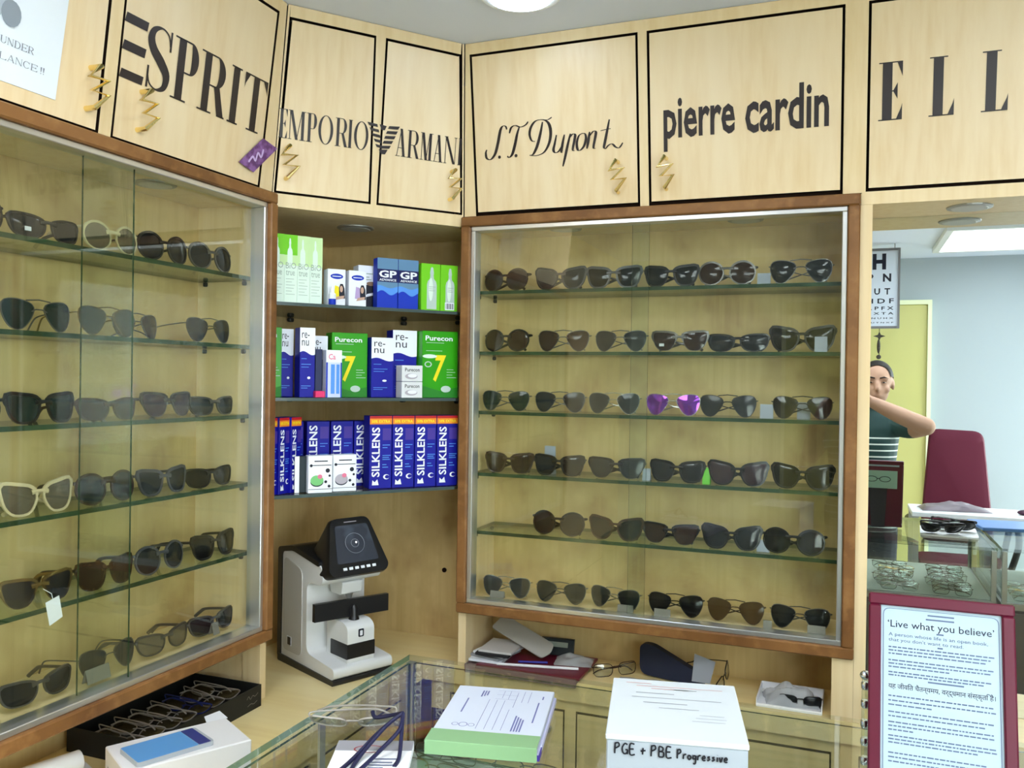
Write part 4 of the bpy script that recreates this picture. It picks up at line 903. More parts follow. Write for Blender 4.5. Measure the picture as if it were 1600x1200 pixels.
MB().prism(rpoly([(-.112, .036), (-.014, .036), (-.014, .262), (-.108, .286)], .02), side, -HW-.0022, -HW+.001).obj('side_panel', LG, tL, smooth=True)
sp_ = MB().cbox(-.088, -.066, -HW-.0034, -HW-.001, .052, .076, .0006).obj('power_socket', WHP, tL)
MB().cbox(-.082, -.066, -HW-.005, -HW-.003, .054, .075, .0006).obj('power_switch', LB, sp_)
# tilted head with screen
HT = Matrix.Translation((.062, 0, .224)) @ Matrix.Rotation(math.radians(-24), 4, 'Y') @ Matrix.Diagonal((1, .94, .88, 1))
def ht(m): m.v = [tuple(HT @ Vector(v)) for v in m.v]; return m
hd = MB(); fnh = lambda a, b, d: (d, a, b)
wide = rpoly([(-.082, .012), (.082, .012), (.096, .030), (.060, .182), (-.060, .182), (-.096, .030)], .02)
n_ = len(wide); vs = [(.074, a, b) for a, b in wide]+[(.060, a*1.04, b*1.02-.002) for a, b in wide]+[(-.035, a*.92, .06+(b-.06)*.62) for a, b in wide]
fs = [tuple(range(n_))]+[(k*n_+i, (k+1)*n_+i, (k+1)*n_+(i+1) % n_, k*n_+(i+1) % n_) for k in (0, 1) for i in range(n_)]+[tuple(range(3*n_-1, 2*n_-1, -1))]
hd.add(vs, fs); head = ht(hd).obj('head', LB, tL, smooth=True)
ht(MB().prism(rpoly([(-.066, .048), (.066, .048), (.052, .160), (-.052, .160)], .008), fnh, .074, .0755)).obj('screen', mat('dark_screen', (58, 62, 72), .08, var=((84, 90, 104), (14, 14, 14), 2, .5, .7)), head)
ring = MB()
for r0 in (.012, .030): ring.tube([(.0762, r0*math.cos(t*PI/12), .104+r0*math.sin(t*PI/12)) for t in range(24)], .0007, 5, closed=True)
ht(ring).obj('target_rings', mat('screen_grey', (128, 134, 146), .4), head)
ht(MB().ell((.0765, .004, .106), (.001, .0028, .0028), 10, 6)).obj('target_dot', mat('screen_glow', (255, 255, 255), .3, emit=((255, 255, 255), 1.5)), head)
ht(MB().box(.0742, .0746, -.020, .020, .168, .1705)).obj('name_strip', PGREY, head)
for k in range(6): ht(MB().cbox(.073, .0765, -.052+k*.0185, -.0405+k*.0185, .028, .036, .0008)).obj('button', WHP, head)
MB().prism(rpoly([(.030, .205), (.080, .205), (.086, .238), (.020, .238)], .006), side, -.030, .030).obj('lens_nozzle', LW, tL, smooth=True)
MB().lathe([(.006, 0), (.009, .012), (.011, .016)], 16, (.070, 0, .188)).obj('marking_pin', ALUD, tL, smooth=True)
arm = MB(); P_ = []
for k in range(13):
    t = -1+2*k/12; y = t*.105; x = .078+.010*t
    P_.append((x, y))
th = .010; outer = [(x+th, y) for x, y in P_]; inner = [(x-th*.2, y) for x, y in P_[::-1]]
arm.prism(outer+inner, lambda a, b, d: (a, b, d), .147, .192); arm.obj('lens_table', LB, tL, smooth=True)
MB().prism(rpoly([(.030, .040), (.128, .036), (.128, .130), (.108, .142), (.030, .142)], .012), side, -.040, .040).obj('lens_support_block', LW, tL, smooth=True)
MB().prism(rpoly([(.050, .052), (.1295, .052), (.1295, .090), (.050, .090)], .003), side, -.0415, .0415).obj('dark_window', LB, tL)
MB().lathe([(.014, 0), (.012, .006), (.010, .010), (.010, .030), (.004, .038)], 18, (.094, 0, .1415)).obj('lens_stop', LB, tL, smooth=True)
mb = MB(); mb.prism(rpoly([(-.008, .104), (.008, .104), (.008, .124), (-.008, .124)], .003), fnh, .128, .1292); lb_ = mb.obj('cup_mark', DNAVY, tL); MB().prism(rpoly([(-.004, .107), (.004, .107), (.004, .120), (-.004, .120)], .002), fnh, .1292, .1296).obj('cup_mark_inner', WHP, lb_)

# ------------------------------------------------------------------ things on the worktop
def at(x, y, z, rz=0): return Matrix.Translation((x, y, z)) @ Matrix.Rotation(math.radians(rz), 4, 'Z')
# black frame tray under the left showcase
FT = at(-1.358, 1.480, LEDGE+.0006, 90)      # local x along the wall (world Y), local y into the wall
tT = thing('frame_tray', 'black open cardboard tray of dark spectacle frames under the left showcase', 'tray', FT, (0, 0, 0))
TW, TD, TH = .355, .205, .050
BLK = M_('black_card', (26, 27, 27), .5)
MB().box(-TW/2, TW/2, -TD/2, TD/2, 0, .003).obj('tray_floor', BLK, tT)
for nm, b in (('tray_side', (-TW/2, TW/2, -TD/2, -TD/2+.003, .003, TH)), ('tray_side', (-TW/2, TW/2, TD/2-.003, TD/2, .003, TH)), ('tray_end', (-TW/2, -TW/2+.003, -TD/2+.003, TD/2-.003, .003, TH)), ('tray_end', (TW/2-.003, TW/2, -TD/2+.003, TD/2-.003, .003, TH))):
    MB().box(*b).obj(nm, BLK, tT)
mb = MB(); ribbon(mb, lambda a, b, d: (a, -TD/2-.0006, b), crom([(.125, .030), (.132, .036), (.138, .028), (.146, .034), (.154, .030), (.165, .035)], 4), lambda q, t: .0016); ribbon(mb, lambda a, b, d: (a, -TD/2-.0006, b), crom([(.128, .014), (.140, .017), (.150, .014), (.162, .018)], 4), lambda q, t: .0016)
mb.obj('script_print', M_('faint_print', (120, 112, 106), .5), tT)
for i in range(7):
    x = -.142+i*.047
    M = FT @ Matrix.Translation((x-.012, .0, .020)) @ Matrix.Rotation(math.radians(90+random.uniform(-7, 7)), 4, 'Z') @ Matrix.Rotation(math.radians(78), 4, 'X')
    place_glasses('wire', 'clear', ('pewter', 'pewter', 'pewter', 'pewter', 'blue', 'pewter', 'pewter')[i], M, 'thin dark spectacle frame, %s from the near end of the black tray' % ORD[i], 'spectacles', 'spectacle frames in the black tray', True, 'spectacles')
# white carton with a phone on it
FWB = at(-1.171, 1.300, LEDGE+.0006, 60)
tW = thing('white_carton', 'low white carton with open flap carrying a phone on the left worktop', 'box', FWB, (0, 0, 0))
MB().cbox(-.115, .115, -.067, .067, 0, .066, .002).obj('carton', M_('carton_white', (232, 230, 230), .5), tW)
MB().prism([(.075, .067), (.118, .067), (.118, .112), (.082, .100)], lambda a, b, d: (a, b, d), .064, .0655).obj('flap', WHITE, tW)
mb = MB(); f = lambda a, b, d=0: (-.1155, -a, b)
for k in range(6): ribbon(mb, f, crom([(-.05+.016*k, .012+.004*(k % 2)), (-.044+.016*k, .036), (-.040+.016*k, .018), (-.036+.016*k, .030)], 4), lambda q, t: .003)
o = mb.obj('scribbled_mark', DNAVY, tW); o['kind'] = 'stuff'
FPH = at(-1.172, 1.270, LEDGE+.0672, 66)
tP = thing('smartphone', 'smartphone with pale blue screen lying on the white carton', 'phone', FPH, (0, 0, 0))
MB().prism(rpoly([(-.072, -.043), (.072, -.043), (.072, .043), (-.072, .043)], .008), up, 0, .008).obj('body', M_('phone_silver', (176, 182, 190), .3), tP)
MB().prism(rpoly([(-.070, -.041), (.042, -.041), (.042, .041), (-.070, .041)], .004), up, .008, .0085).obj('screen', M_('phone_blue', (96, 156, 214), .12), tP)
MB().prism(rpoly([(.043, -.041), (.066, -.041), (.066, .041), (.043, .041)], .002), up, .008, .0085).obj('dark_strip', M_('phone_navy', (50, 60, 128), .12), tP)
# rolled paper
rp = MB(); seg = 22; L = .30; vs = []
for i in range(seg+9):
    t = 2*PI*i/seg; r = .021-.00025*i
    for q in (0, L): vs.append((q-L/2, r*math.cos(t), .022+r*math.sin(t)))
rp.add(vs, [(2*i, 2*i+1, 2*i+3, 2*i+2) for i in range(seg+8)])
ro = rp.obj('paper_roll', WHITE, smooth=True); ro.matrix_world = at(-1.405, 1.10, LEDGE+.002, 72); tag(ro, 'rolled white paper lying left of the black tray', 'paper')
mb = MB(); mb.prism([(0, 0), (.16, .01), (.15, .10), (-.01, .09)], up, 0, .0012); o = mb.obj('paper_sheet', WHITE); o.matrix_world = at(-1.42, 1.12, LEDGE+.0006, 60); tag(o, 'loose white paper sheet below the paper roll on the worktop', 'paper')
o = MB().tube([(0, 0, .003), (.02, .012, .003), (.045, .010, .003), (.06, .0, .003)], .0026, 8).obj('yellow_strap', YEL, smooth=True); o.matrix_world = at(-1.30, 1.17, LEDGE+.0006, 40); tag(o, 'short bright yellow strap beside the white carton', 'strap')
# burgundy tray of catalogues under the right showcase
FK = at(-.772, 2.182, LEDGE+.0006, 0)
tK = thing('display_tray', 'shallow taupe tray jutting over the worktop edge under the right showcase', 'tray', FK, (0, 0, 0))
TAU = M_('taupe_board', (136, 108, 104), .5)
MB().box(-.158, .150, -.094, .095, 0, .004).obj('tray_floor', TAU, tK); MB().cbox(-.158, .150, -.100, -.094, -.010, .010, .001).obj('front_lip', TAU, tK); MB().cbox(-.161, -.158, -.094, .095, 0, .010, .001).obj('side_lip', TAU, tK)
bk = thing('burgundy_folder', 'burgundy folder with script lettering lying in the taupe tray', 'folder', FK, (.03, 0, .0045))
MB().cbox(-.13, .155, -.086, .090, .0045, .0115, .001).obj('cover', M_('maroon_card', (108, 16, 44), .35), bk)
mb = MB(); ribbon(mb, up if False else (lambda a, b, d: (a, b, .0119)), crom([(-.02, -.05), (-.005, -.035), (.0, -.052), (.012, -.04), (.02, -.055), (.035, -.042), (.05, -.05)], 5), lambda q, t: .0016); mb.obj('script_print', M_('rose_print', (200, 150, 160), .5), bk)
def slab(name, label, cat, F, pts, z0, z1, m, group=None):
    o = MB().prism(pts, up, 0, z1-z0).obj(name, m); o.matrix_world = F @ Matrix.Translation((0, 0, z0)); return tag(o, label, cat, group)
for k in range(5):
    rr = random.Random(30+k); F2 = FK @ at(-.112+.006*k, -.010+.010*(k % 3), .0120+.0062*k, rr.uniform(-14, 14))
    slab('price_booklet', 'small printed booklet, %s from bottom of the stack in the taupe tray' % ORD[k], 'booklet', F2, [(-.048, -.060), (.046, -.060), (.046, .050), (-.048, .050)], 0, .006, (WHP, M_('booklet_grey', (150, 152, 158)), WHP, M_('booklet_black', (40, 40, 44)), M_('booklet_pale', (206, 204, 202)))[k], 'booklets in the taupe tray')
o = MB().prism(rpoly([(-.085, -.030), (.085, -.030), (.095, .0), (.085, .030), (-.085, .030)], .01), up, 0, .003).obj('swing_label', M_('label_grey', (176, 174, 168))); o.matrix_world = FK @ at(-.045, .035, .062, -10) @ Matrix.Rotation(math.radians(20), 4, 'Y') @ Matrix.Rotation(math.radians(26), 4, 'X'); tag(o, 'pale grey long label leaning on the booklet stack', 'label')
cb = thing('calculator', 'small dark calculator standing behind the burgundy folder', 'calculator', FK @ at(.045, .062, .0125, 4), (0, 0, 0))
MB().prism(rpoly([(0, 0), (.012, .0), (.026, .042), (.014, .042)], .002), lambda a, b, d: (d, a, b), -.046, .046).obj('case', M_('calc_dark', (38, 46, 50), .4), cb); MB().prism([(.0065, .022), (.0065+.004, .0345), (.0065+.0045, .0345), (.007, .022)], lambda a, b, d: (d, a-.0012, b), -.03, .03).obj('display', M_('lcd_grey', (150, 160, 150), .2), cb)
o = MB().tube([(-.075, -.075, .0155), (.135, -.028, .0155)], .0036, 8).obj('white_pen', WHITE, smooth=True); o.matrix_world = FK; tag(o, 'long white pen lying diagonally on the burgundy folder', 'pen')
o = MB().tube([(-.03, -.035, .0152), (.045, -.012, .0152)], .003, 8).obj('blue_pen', M_('pen_blue', (50, 50, 150), .3), smooth=True); o.matrix_world = FK; tag(o, 'short blue pen on the burgundy folder', 'pen')
def crumple(name, label, cat, w, dp, h, F, m, seed, nx=16, ny=12, group=None):
    rr = Vector((seed*3.1, seed*1.7, 0)); vs = []; fs = []
    for j in range(ny+1):
        for i in range(nx+1):
            a = i/nx*2-1; b = j/ny*2-1; e = max(0, (1-a*a)*(1-b*b))**.5
            z = h*e*(.62+.55*noise.noise(Vector((a*1.6, b*1.6, 0))+rr)+.12*noise.noise(Vector((a*5, b*5, 3))+rr))
            vs.append((a*w/2*(1+.06*noise.noise(Vector((b*3, a, 5))+rr)), b*dp/2, max(z, 0)+.0015))
    o = len(vs); vs += [(x, y, 0) for x, y, z in vs]
    W_ = nx+1
    for j in range(ny):
        for i in range(nx): q = j*W_+i; fs += [(q, q+1, q+W_+1, q+W_), (o+q+W_, o+q+W_+1, o+q+1, o+q)]
    for i in range(nx): fs += [(i, o+i, o+i+1, i+1), (ny*W_+i+1, o+ny*W_+i+1, o+ny*W_+i, ny*W_+i)]
    for j in range(ny): fs += [(j*W_+W_, o+j*W_+W_, o+j*W_, j*W_), (j*W_+nx, o+j*W_+nx, o+j*W_+W_+nx, j*W_+W_+nx)]
    ob = MB().add(vs, fs).obj(name, m, smooth=True); ob.matrix_world = F; return tag(ob, label, cat, group)
POLY = M_('clear_plastic_bag', (206, 210, 212), .3, alpha=.5)
crumple('plastic_pouch', 'crumpled clear plastic pouch at the right of the burgundy folder', 'pouch', .10, .07, .022, FK @ at(.105, .030, .0118, 10), POLY, 4)
place_glasses('wire', 'clear', 'brown', at(-.545, 2.185, LEDGE+.001, 40), 'folded thin brown spectacles on the worktop right of the burgundy folder', 'spectacles', folded=True, name='spectacles')
# pouch, case and tag behind the white box
sp2 = thing('spectacle_case', 'dark blue soft spectacle case leaning behind the handwritten white box', 'case', at(-.405, 2.20, LEDGE+.0005, -8), (0, 0, 0))
cs = MB(); pts = rpoly([(-.085, .006), (.085, .000), (.085, .024), (-.060, .080), (-.092, .078)], .022); cs.prism(pts, lambda a, b, d: (a, d+b*.25, b), 0, .022); cs.obj('case', M_('navy_leather', (28, 34, 56), .45), sp2, smooth=True)
crumple('plastic_pouch', 'pale plastic pouch under the dark blue spectacle case', 'pouch', .14, .07, .012, at(-.46, 2.15, LEDGE+.0006, 4), POLY, 9)
o = MB().prism([(-.026, 0), (.020, 0), (.030, .052), (-.024, .064)], lambda a, b, d: (a, d+b*.3, b), 0, .0012).obj('grey_card', CARDM); o.matrix_world = at(-.325, 2.190, LEDGE+.012, -4); tag(o, 'grey plastic card standing beside the dark blue case', 'card')
place_glasses('wire', 'clear', 'black', at(-.262, 2.165, LEDGE+.001, 84) @ Matrix.Rotation(math.radians(-14), 4, 'Y') @ Matrix.Translation((0, 0, .028)), 'dark spectacles with one temple raised behind the grey card', 'spectacles', folded=False, name='spectacles')
bg = thing('lens_tray', 'white tray holding bagged spectacles at the right end of worktop', 'tray', at(-.112, 2.178, LEDGE+.0006, -1), (0, 0, 0))
MB().box(-.072, .072, -.062, .062, 0, .002).obj('tray_floor', WHITE, bg); MB().box(-.074, -.072, -.062, .062, 0, .02).obj('tray_side', WHITE, bg); MB().box(.072, .074, -.062, .062, 0, .02).obj('tray_side', WHITE, bg); MB().box(-.072, .072, -.064, -.062, 0, .008).obj('tray_front', WHITE, bg); MB().box(-.072, .072, .062, .064, 0, .02).obj('tray_back', WHITE, bg)
crumple('plastic_bag', 'crumpled clear bag in the white tray at worktop end', 'bag', .12, .09, .05, at(-.112, 2.178, LEDGE+.0032, 12), POLY, 12, 24, 18)
place_glasses('wire', 'dark', 'black', at(-.088, 2.140, LEDGE+.0035, 8), 'black spectacles peeking out of the bag in the white tray', 'spectacles', folded=True, name='spectacles', scale=.8)

# ------------------------------------------------------------------ glass display counters
CX0, CX1, CY0, CY1, CFL = -.752, .462, .86, 1.432, .862
CGL = glass('counter_glass', (.962, .978, .964)); CPAN = M_('counter_panel', (118, 116, 116), .4)
def counter(x0, x1, label):
    t = thing('display_counter', label, 'counter', FW, ((x0+x1)/2, (CY0+CY1)/2, 0), 'glass topped display counters')
    mb = MB().glassbox(x0, x1, CY0, CY1, GTOP-.010, GTOP, 'z'); mb.m[4] = 0
    mb.obj('glass_top', [CGL, GEDGEL], t)
    zt = GTOP-.0105; p = .014
    for x in (x0+.002, x1-.002-p):
        for y in (CY0+.002, CY1-.002-p): MB().box(x, x+p, y, y+p, CFL, zt).obj('post', ALUD, t)
    for y in (CY0+.006, CY1-.011): MB().glassbox(x0+p+.003, x1-p-.003, y, y+.005, CFL+.002, zt, 'y').obj('glass_panel', [CGL, GEDGE], t)
    for x in (x0+.006, x1-.011): MB().glassbox(x, x+.005, CY0+p+.003, CY1-p-.003, CFL+.002, zt, 'x').obj('glass_panel', [CGL, GEDGE], t)
    MB().cbox(x0, x1, CY0, CY1, CFL-.022, CFL, .002).obj('case_floor', ALUD, t)
    MB().box(x0+.016, x1-.016, CY0+.016, CY1-.016, CFL, CFL+.0015).obj('felt_lining', M_('case_lining', (150, 160, 150), .7), t)
    MB().box(x0+.004, x1-.004, CY0+.004, CY1-.004, .06, CFL-.022).obj('base_body', CPAN, t); MB().box(x0+.03, x1-.03, CY0+.04, CY1-.04, 0, .06).obj('plinth', DARKGAP, t)
    n = 2; w = (x1-x0-.02)/n
    for k in range(n): MB().cbox(x0+.01+k*w+.002, x0+.01+(k+1)*w-.002, CY1-.004, CY1+.008, .08, CFL-.03, .002).obj('base_panel', CPAN, t)
    return t
tCN = counter(CX0, CX1, 'glass topped display counter carrying the notepad and the burgundy sign')
counter(CX1+.012, CX1+1.2, 'second glass display counter beyond the burgundy sign, seen in the mirror')
MB().box(CX0+.012, CX0+.016, 1.115, 1.130, CFL, GTOP-.011).obj('support_strip', ALUD, tCN)
k = 0; fr_l = ('brown', 'gun', 'black', 'gold', 'brown', 'gun', 'black')
WN = {'silver': 'silver', 'gun': 'gunmetal', 'gold': 'gold', 'black': 'black', 'brown': 'brown', 'grey': 'grey'}
for r, y in enumerate((1.395, 1.335, 1.265, 1.195, 1.12, 1.04)):
    for c_ in range(7):
        x = -.66+c_*.166+random.uniform(-.012, .012); f_ = fr_l[(r*3+c_) % 7]
        place_glasses('wire', 'clear', f_, at(x, y+random.uniform(-.004, .004), CFL+.002, 180+random.uniform(-6, 6)), '%s spectacle frame inside the counter, %s from left in the %s row from the aisle' % (WN[f_], ORD[c_], ORD[r]), 'spectacles', 'spectacle frames inside the glass counter', True, 'spectacles', scale=.96)
for r, y in enumerate((1.395, 1.32, 1.24)):
    for c_ in range(3):
        f_ = fr_l[(r*2+c_+1) % 7]
        place_glasses('wire', 'clear', f_, at(.57+c_*.165, y, CFL+.002, 180+random.uniform(-6, 6)), '%s spectacle frame in the second counter, %s from left in its %s row' % (WN[f_], ORD[c_], ORD[r]), 'spectacles', 'spectacle frames inside the glass counter', True, 'spectacles', scale=.96)

# ------------------------------------------------------------------ things on the glass counter
FN = at(-.4765, 1.186, GTOP+.0005, 12)
tNP = thing('receipt_pad', 'thick printed receipt pad with green bound spine on the glass counter', 'notepad', FN, (0, 0, 0))
MB().cbox(-.078, .078, -.108, .108, 0, .009, .001).obj('lower_pad', M_('pad_violet_edge', (206, 206, 236), .5), tNP)
MB().cbox(-.079, .075, -.110, .106, .009, .019, .001).obj('paper_block', M_('pad_paper', (206, 214, 230), .55), tNP)
MB().prism(rpoly([(-.113, .0), (-.113, .0198), (-.072, .0198), (-.072, .0192), (-.1115, .0192), (-.1115, .0)], .001), lambda a, b, d: (d, a, b+.0004), -.080, .0755).obj('green_spine', M_('spine_green', (136, 176, 130), .45), tNP)
MB().box(.060, .0785, -.1085, -.080, .001, .0088).obj('violet_tab', M_('violet_tab', (80, 60, 170), .4), tNP)
BP = M_('blue_form_print', (110, 116, 168), .6); f = lambda a, b, d=0: (a, b*.88, .0194)
mb = MB()
def bar(a0, a1, b0, b1): mb.add([f(a0, b0), f(a1, b0), f(a1, b1), f(a0, b1)], [(0, 1, 2, 3)])
for a, b0, b1, w in ((-.020, -.070, .060, .0006), (-.008, -.07, .060, .0006), (.004, -.07, .06, .0006), (.016, -.07, .02, .0006), (.020, .03, .10, .0006), (-.002, .070, .105, .0005), (.008, .065, .105, .0005), (.030, .055, .108, .0006), (.040, .055, .108, .0006)): bar(a, a+w, b0, b1)
for a, b0, b1 in ((.030, -.07, -.005), (.034, -.07, -.010), (.038, -.07, -.015), (.042, -.07, -.02), (-.054, -.005, .06), (-.036, .07, .10), (-.032, .074, .10), (-.028, .078, .10), (.056, -.03, .06), (.0600, .075, .09)): bar(a, a+.0022, b0, b1)
bar(-.012, .022, .0650, .0655); bar(-.012, .022, .0850, .0855); bar(-.012, .022, .1050, .1055)
o = mb.obj('form_print', BP, tNP); o['kind'] = 'stuff'
mb = MB()
for k_, r in enumerate((.008, .011, .008)): mb.add([f(-.052+k_*.012+r*.6*math.cos(t*PI/8), -.056+r*math.sin(t*PI/8)*.8) for t in range(16)]+[f(-.052+k_*.012+r*.5*math.cos(t*PI/8), -.056+r*math.sin(t*PI/8)*.68) for t in range(16)], [(t, (t+1) % 16, 16+(t+1) % 16, 16+t) for t in range(16)])
o = mb.obj('shop_emblem', BP, tNP); o['kind'] = 'stuff'
for k_, (x, y, a, fr_) in enumerate(((-.668, 1.100, 24, 'pewter'),)): place_glasses('wire', 'clear', fr_, at(x, y, GTOP+.001, a) @ Matrix.Rotation(math.radians(55), 4, 'X') @ Matrix.Translation((0, 0, .002)), 'rimmed clear spectacles lying on the glass behind the lens packet', 'spectacles', folded=True, name='spectacles')
# handwritten white box
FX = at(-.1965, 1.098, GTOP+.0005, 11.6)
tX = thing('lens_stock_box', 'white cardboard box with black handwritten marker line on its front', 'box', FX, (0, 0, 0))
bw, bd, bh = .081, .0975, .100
MB().cbox(-bw, bw, -bd, bd, 0, bh-.006, .0015).obj('box', M_('box_white_shaded', (160, 169, 178), .5), tX)  # body coloured darker than the lid to stand for shade on the front
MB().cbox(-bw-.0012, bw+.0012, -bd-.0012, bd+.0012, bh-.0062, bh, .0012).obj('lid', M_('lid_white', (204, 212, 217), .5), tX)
MARK = M_('marker_ink', (26, 26, 34), .5)
ff = lambda a, b, d=0: (a, -bd-.0016, b)
STROKES = {'P': [[(0, 0), (.04, 1)], [(0, .95), (.35, 1.02), (.42, .72), (.05, .5)]], 'G': [[(.5, .9), (.25, 1), (.0, .6), (.1, .1), (.4, .08), (.52, .4), (.3, .42)], [(.52, .42), (.5, .0)]],
 'E': [[(.45, 1), (.02, .98), (.02, .02), (.5, .04)], [(.02, .52), (.38, .54)]], '+': [[(.0, .4), (.5, .5)], [(.25, .72), (.2, .1)]], 'B': [[(0, 0), (.02, 1)], [(.02, 1), (.38, .9), (.36, .6), (.05, .52)], [(.05, .52), (.45, .45), (.42, .05), (0, .02)]],
 'r': [[(.02, 0), (.05, .5)], [(.05, .4), (.2, .55), (.3, .5)]], 'o': [[(.15, .5), (.0, .25), (.15, .0), (.32, .25), (.15, .5)]], 'g': [[(.3, .45), (.08, .45), (.05, .12), (.28, .15)], [(.32, .5), (.28, -.35), (.05, -.4)]],
 'e': [[(.02, .25), (.28, .3), (.2, .52), (.02, .3), (.12, .02), (.32, .08)]], 's': [[(.28, .48), (.08, .42), (.25, .2), (.02, .02)]], 'i': [[(.1, .5), (.08, 0)], [(.1, .72), (.11, .75)]], 'v': [[(.0, .5), (.12, .0), (.28, .55)]]}
mb = MB(); x = -.071
for ch in 'PGE + PBE Progressive':
    if ch == ' ': x += .0035; continue
    w = .0118 if ch.isupper() or ch == '+' else .0118; hh = .0125 if ch.isupper() or ch == '+' else .0105
    if ch == 'P' and x > .0: w, hh = .009, .0105
    for st in STROKES[ch]: ribbon(mb, ff, crom([(x+a*w, .0785+b*hh) for a, b in st], 4), lambda q, t: .0019)
    x += {'i': .0035, 'r': .0052, 's': .0052, 'e': .0056, 'o': .0056, 'g': .0056, 'v': .0052}.get(ch, .0088 if x < .0 else .0066)
mb.obj('handwriting', MARK, tX)
FPR = M_('fine_box_print', (130, 134, 142), .6)
mb = MB(); fe = rpoly([(-.066, -.05), (.072, -.05), (.072, .058), (-.066, .058)], .006); fi = [(a*.985+.00005, .004+(b-.004)*.985) for a, b in fe]; n_ = len(fe)
mb.add([ff(a, b) for a, b in fe if True]+[ff(a, b) for a, b in fi], [(i, (i+1) % n_, n_+(i+1) % n_, n_+i) for i in range(n_)])
mb.v = [(a, y, max(b, .001)) for a, y, b in mb.v]; mb.obj('label_outline', FPR, tX)
mb = MB(); put_text(mb, ff, 'MODEL', -.060, -.048, .0480, .0508); put_text(mb, ff, 'SIZE', -.026, -.018, .0480, .0508); put_text(mb, ff, 'COLOUR', .004, .024, .0480, .0508); mb.obj('fine_print', FPR, tX)
mb = MB(); ft = lambda a, b, d=0: (a, b, bh+.0003)
RED_F = M_('faded_red_print', (206, 160, 160), .6)
for a0, a1, b, th_ in ((-.064, -.03, .082, .002), (-.05, .03, .072, .002), (-.03, .02, .064, .002), (.03, .064, .072, .0015)): mb.add([ft(a0, b), ft(a1, b), ft(a1, b+th_), ft(a0, b+th_)], [(0, 1, 2, 3)])
o = mb.obj('red_print', RED_F, tX); o['kind'] = 'stuff'; mb = MB()
for a0, a1, b, th_ in ((-.05, .0, .046, .0022), (-.055, .06, .030, .0018), (-.04, .016, .012, .0024), (.0, .03, .064, .0022), (-.02, .03, -.004, .0016), (.03, .06, -.02, .001), (.025, .062, -.03, .001), (.02, .06, -.04, .001)): mb.add([ft(a0, b), ft(a1, b), ft(a1, b+th_), ft(a0, b+th_)], [(0, 1, 2, 3)])
o = mb.obj('top_print', M_('grey_top_print', (150, 156, 166), .6), tX); o['kind'] = 'stuff'
# printed lens envelope with dark spectacle cords
FE = at(-.580, 1.000, GTOP+.0005, 22)
tE2 = thing('lens_envelope', 'white and grey printed lens packet at the near edge of the counter', 'packet', FE, (0, 0, 0))
MB().cbox(-.052, .052, -.060, .050, 0, .012, .001).obj('packet', WHITE, tE2); f = lambda a, b, d=0: (a, b, .0124)
MB().add([f(-.052, .018), f(.052, .018), f(.052, .050), f(-.052, .050)], [(0, 1, 2, 3)]).obj('grey_panel', M_('packet_grey', (150, 150, 156), .5), tE2)
f = lambda a, b, d=0: (a, b, .0127); mb = MB(); ribbon(mb, f, crom([(-.006+.020*math.cos(t*PI/6), .022+.011*math.sin(t*PI/6)) for t in range(11)], 3), lambda q, t: .002); mb.obj('red_ring_print', M_('ring_red', (150, 50, 56)), tE2)
mb = MB()
for b, w in ((-.01, .04), (-.02, .03), (-.028, .036), (-.036, .02)): mb.add([f(.0, b), f(w, b), f(w, b+.0035), f(.0, b+.0035)], [(0, 1, 2, 3)])
o = mb.obj('fine_print', M_('print_slate', (110, 116, 140), .6), tE2); o['kind'] = 'stuff'
cd = thing('neck_lanyard', 'dark blue looped spectacle lanyard draped over the lens packet', 'lanyard', at(-.575, 1.005, GTOP+.0132, 0), (0, 0, 0))
CORD = M_('cord_navy', (30, 30, 62), .5)
for k_, P_ in enumerate(([(-.02, -.07, .0), (-.018, -.03, .004), (-.010, .02, .020), (.004, .045, .034), (.012, .050, .040)], [(.012, .050, .040), (.018, .030, .026), (.010, .0, .012), (.006, -.04, .004), (.004, -.075, .0)], [(-.004, -.065, .0), (-.012, -.02, .006), (-.002, .03, .028), (.012, .05, .040)], [(.012, .050, .040), (.022, .028, .02), (.034, .0, .003), (.038, -.02, .0)], [(.012, .050, .040), (-.01, .062, .030), (-.035, .058, .024), (-.045, .066, .028)])):
    MB().tube(crom(P_, 5), .0028, 7).obj('strand', CORD, cd, smooth=True)
# burgundy framed sign
FS = at(.115, 1.150, GTOP+.0022, 0) @ Matrix.Rotation(math.radians(-14), 4, 'X')
tS = thing('framed_sign', 'burgundy framed counter sign printed with a motto in two scripts', 'sign', FS, (0, 0, 0))
sw, shh, fw = .0825, .252, .0145
MB().cbox(-sw, sw, -.006, .006, .002, fw, .002).obj('frame_bar', BURG, tS); MB().cbox(-sw, sw, -.006, .006, shh-fw, shh, .002).obj('frame_bar', BURG, tS)
MB().cbox(-sw, -sw+fw, -.006, .006, fw, shh-fw, .002).obj('frame_bar', BURG, tS); MB().cbox(sw-fw, sw, -.006, .006, fw, shh-fw, .002).obj('frame_bar', BURG, tS)
MB().box(-sw+fw, sw-fw, -.001, .004, fw, shh-fw).obj('paper', M_('sign_paper', (166, 186, 196), .25), tS)
bp_ = MB().cbox(-sw+.004, sw-.004, .006, .008, .006, shh-.02, .001).obj('back_board', BURG, tS)
MB().box(-sw+.02, sw-.02, .0081, .0085, .150, shh-.035).obj('back_picture', M_('sea_green_print', (150, 184, 170), .4), bp_)
mb = MB()
for sgn in (-1, 1): mb.tube([(sgn*.022+.018*math.cos(t*PI/8), .009, .185+.010*math.sin(t*PI/8)) for t in range(16)], .0012, 5, closed=True)
mb.tube([(-.006, .009, .187), (.006, .009, .187)], .0012, 5); mb.obj('spectacle_print', DNAVY, bp_)
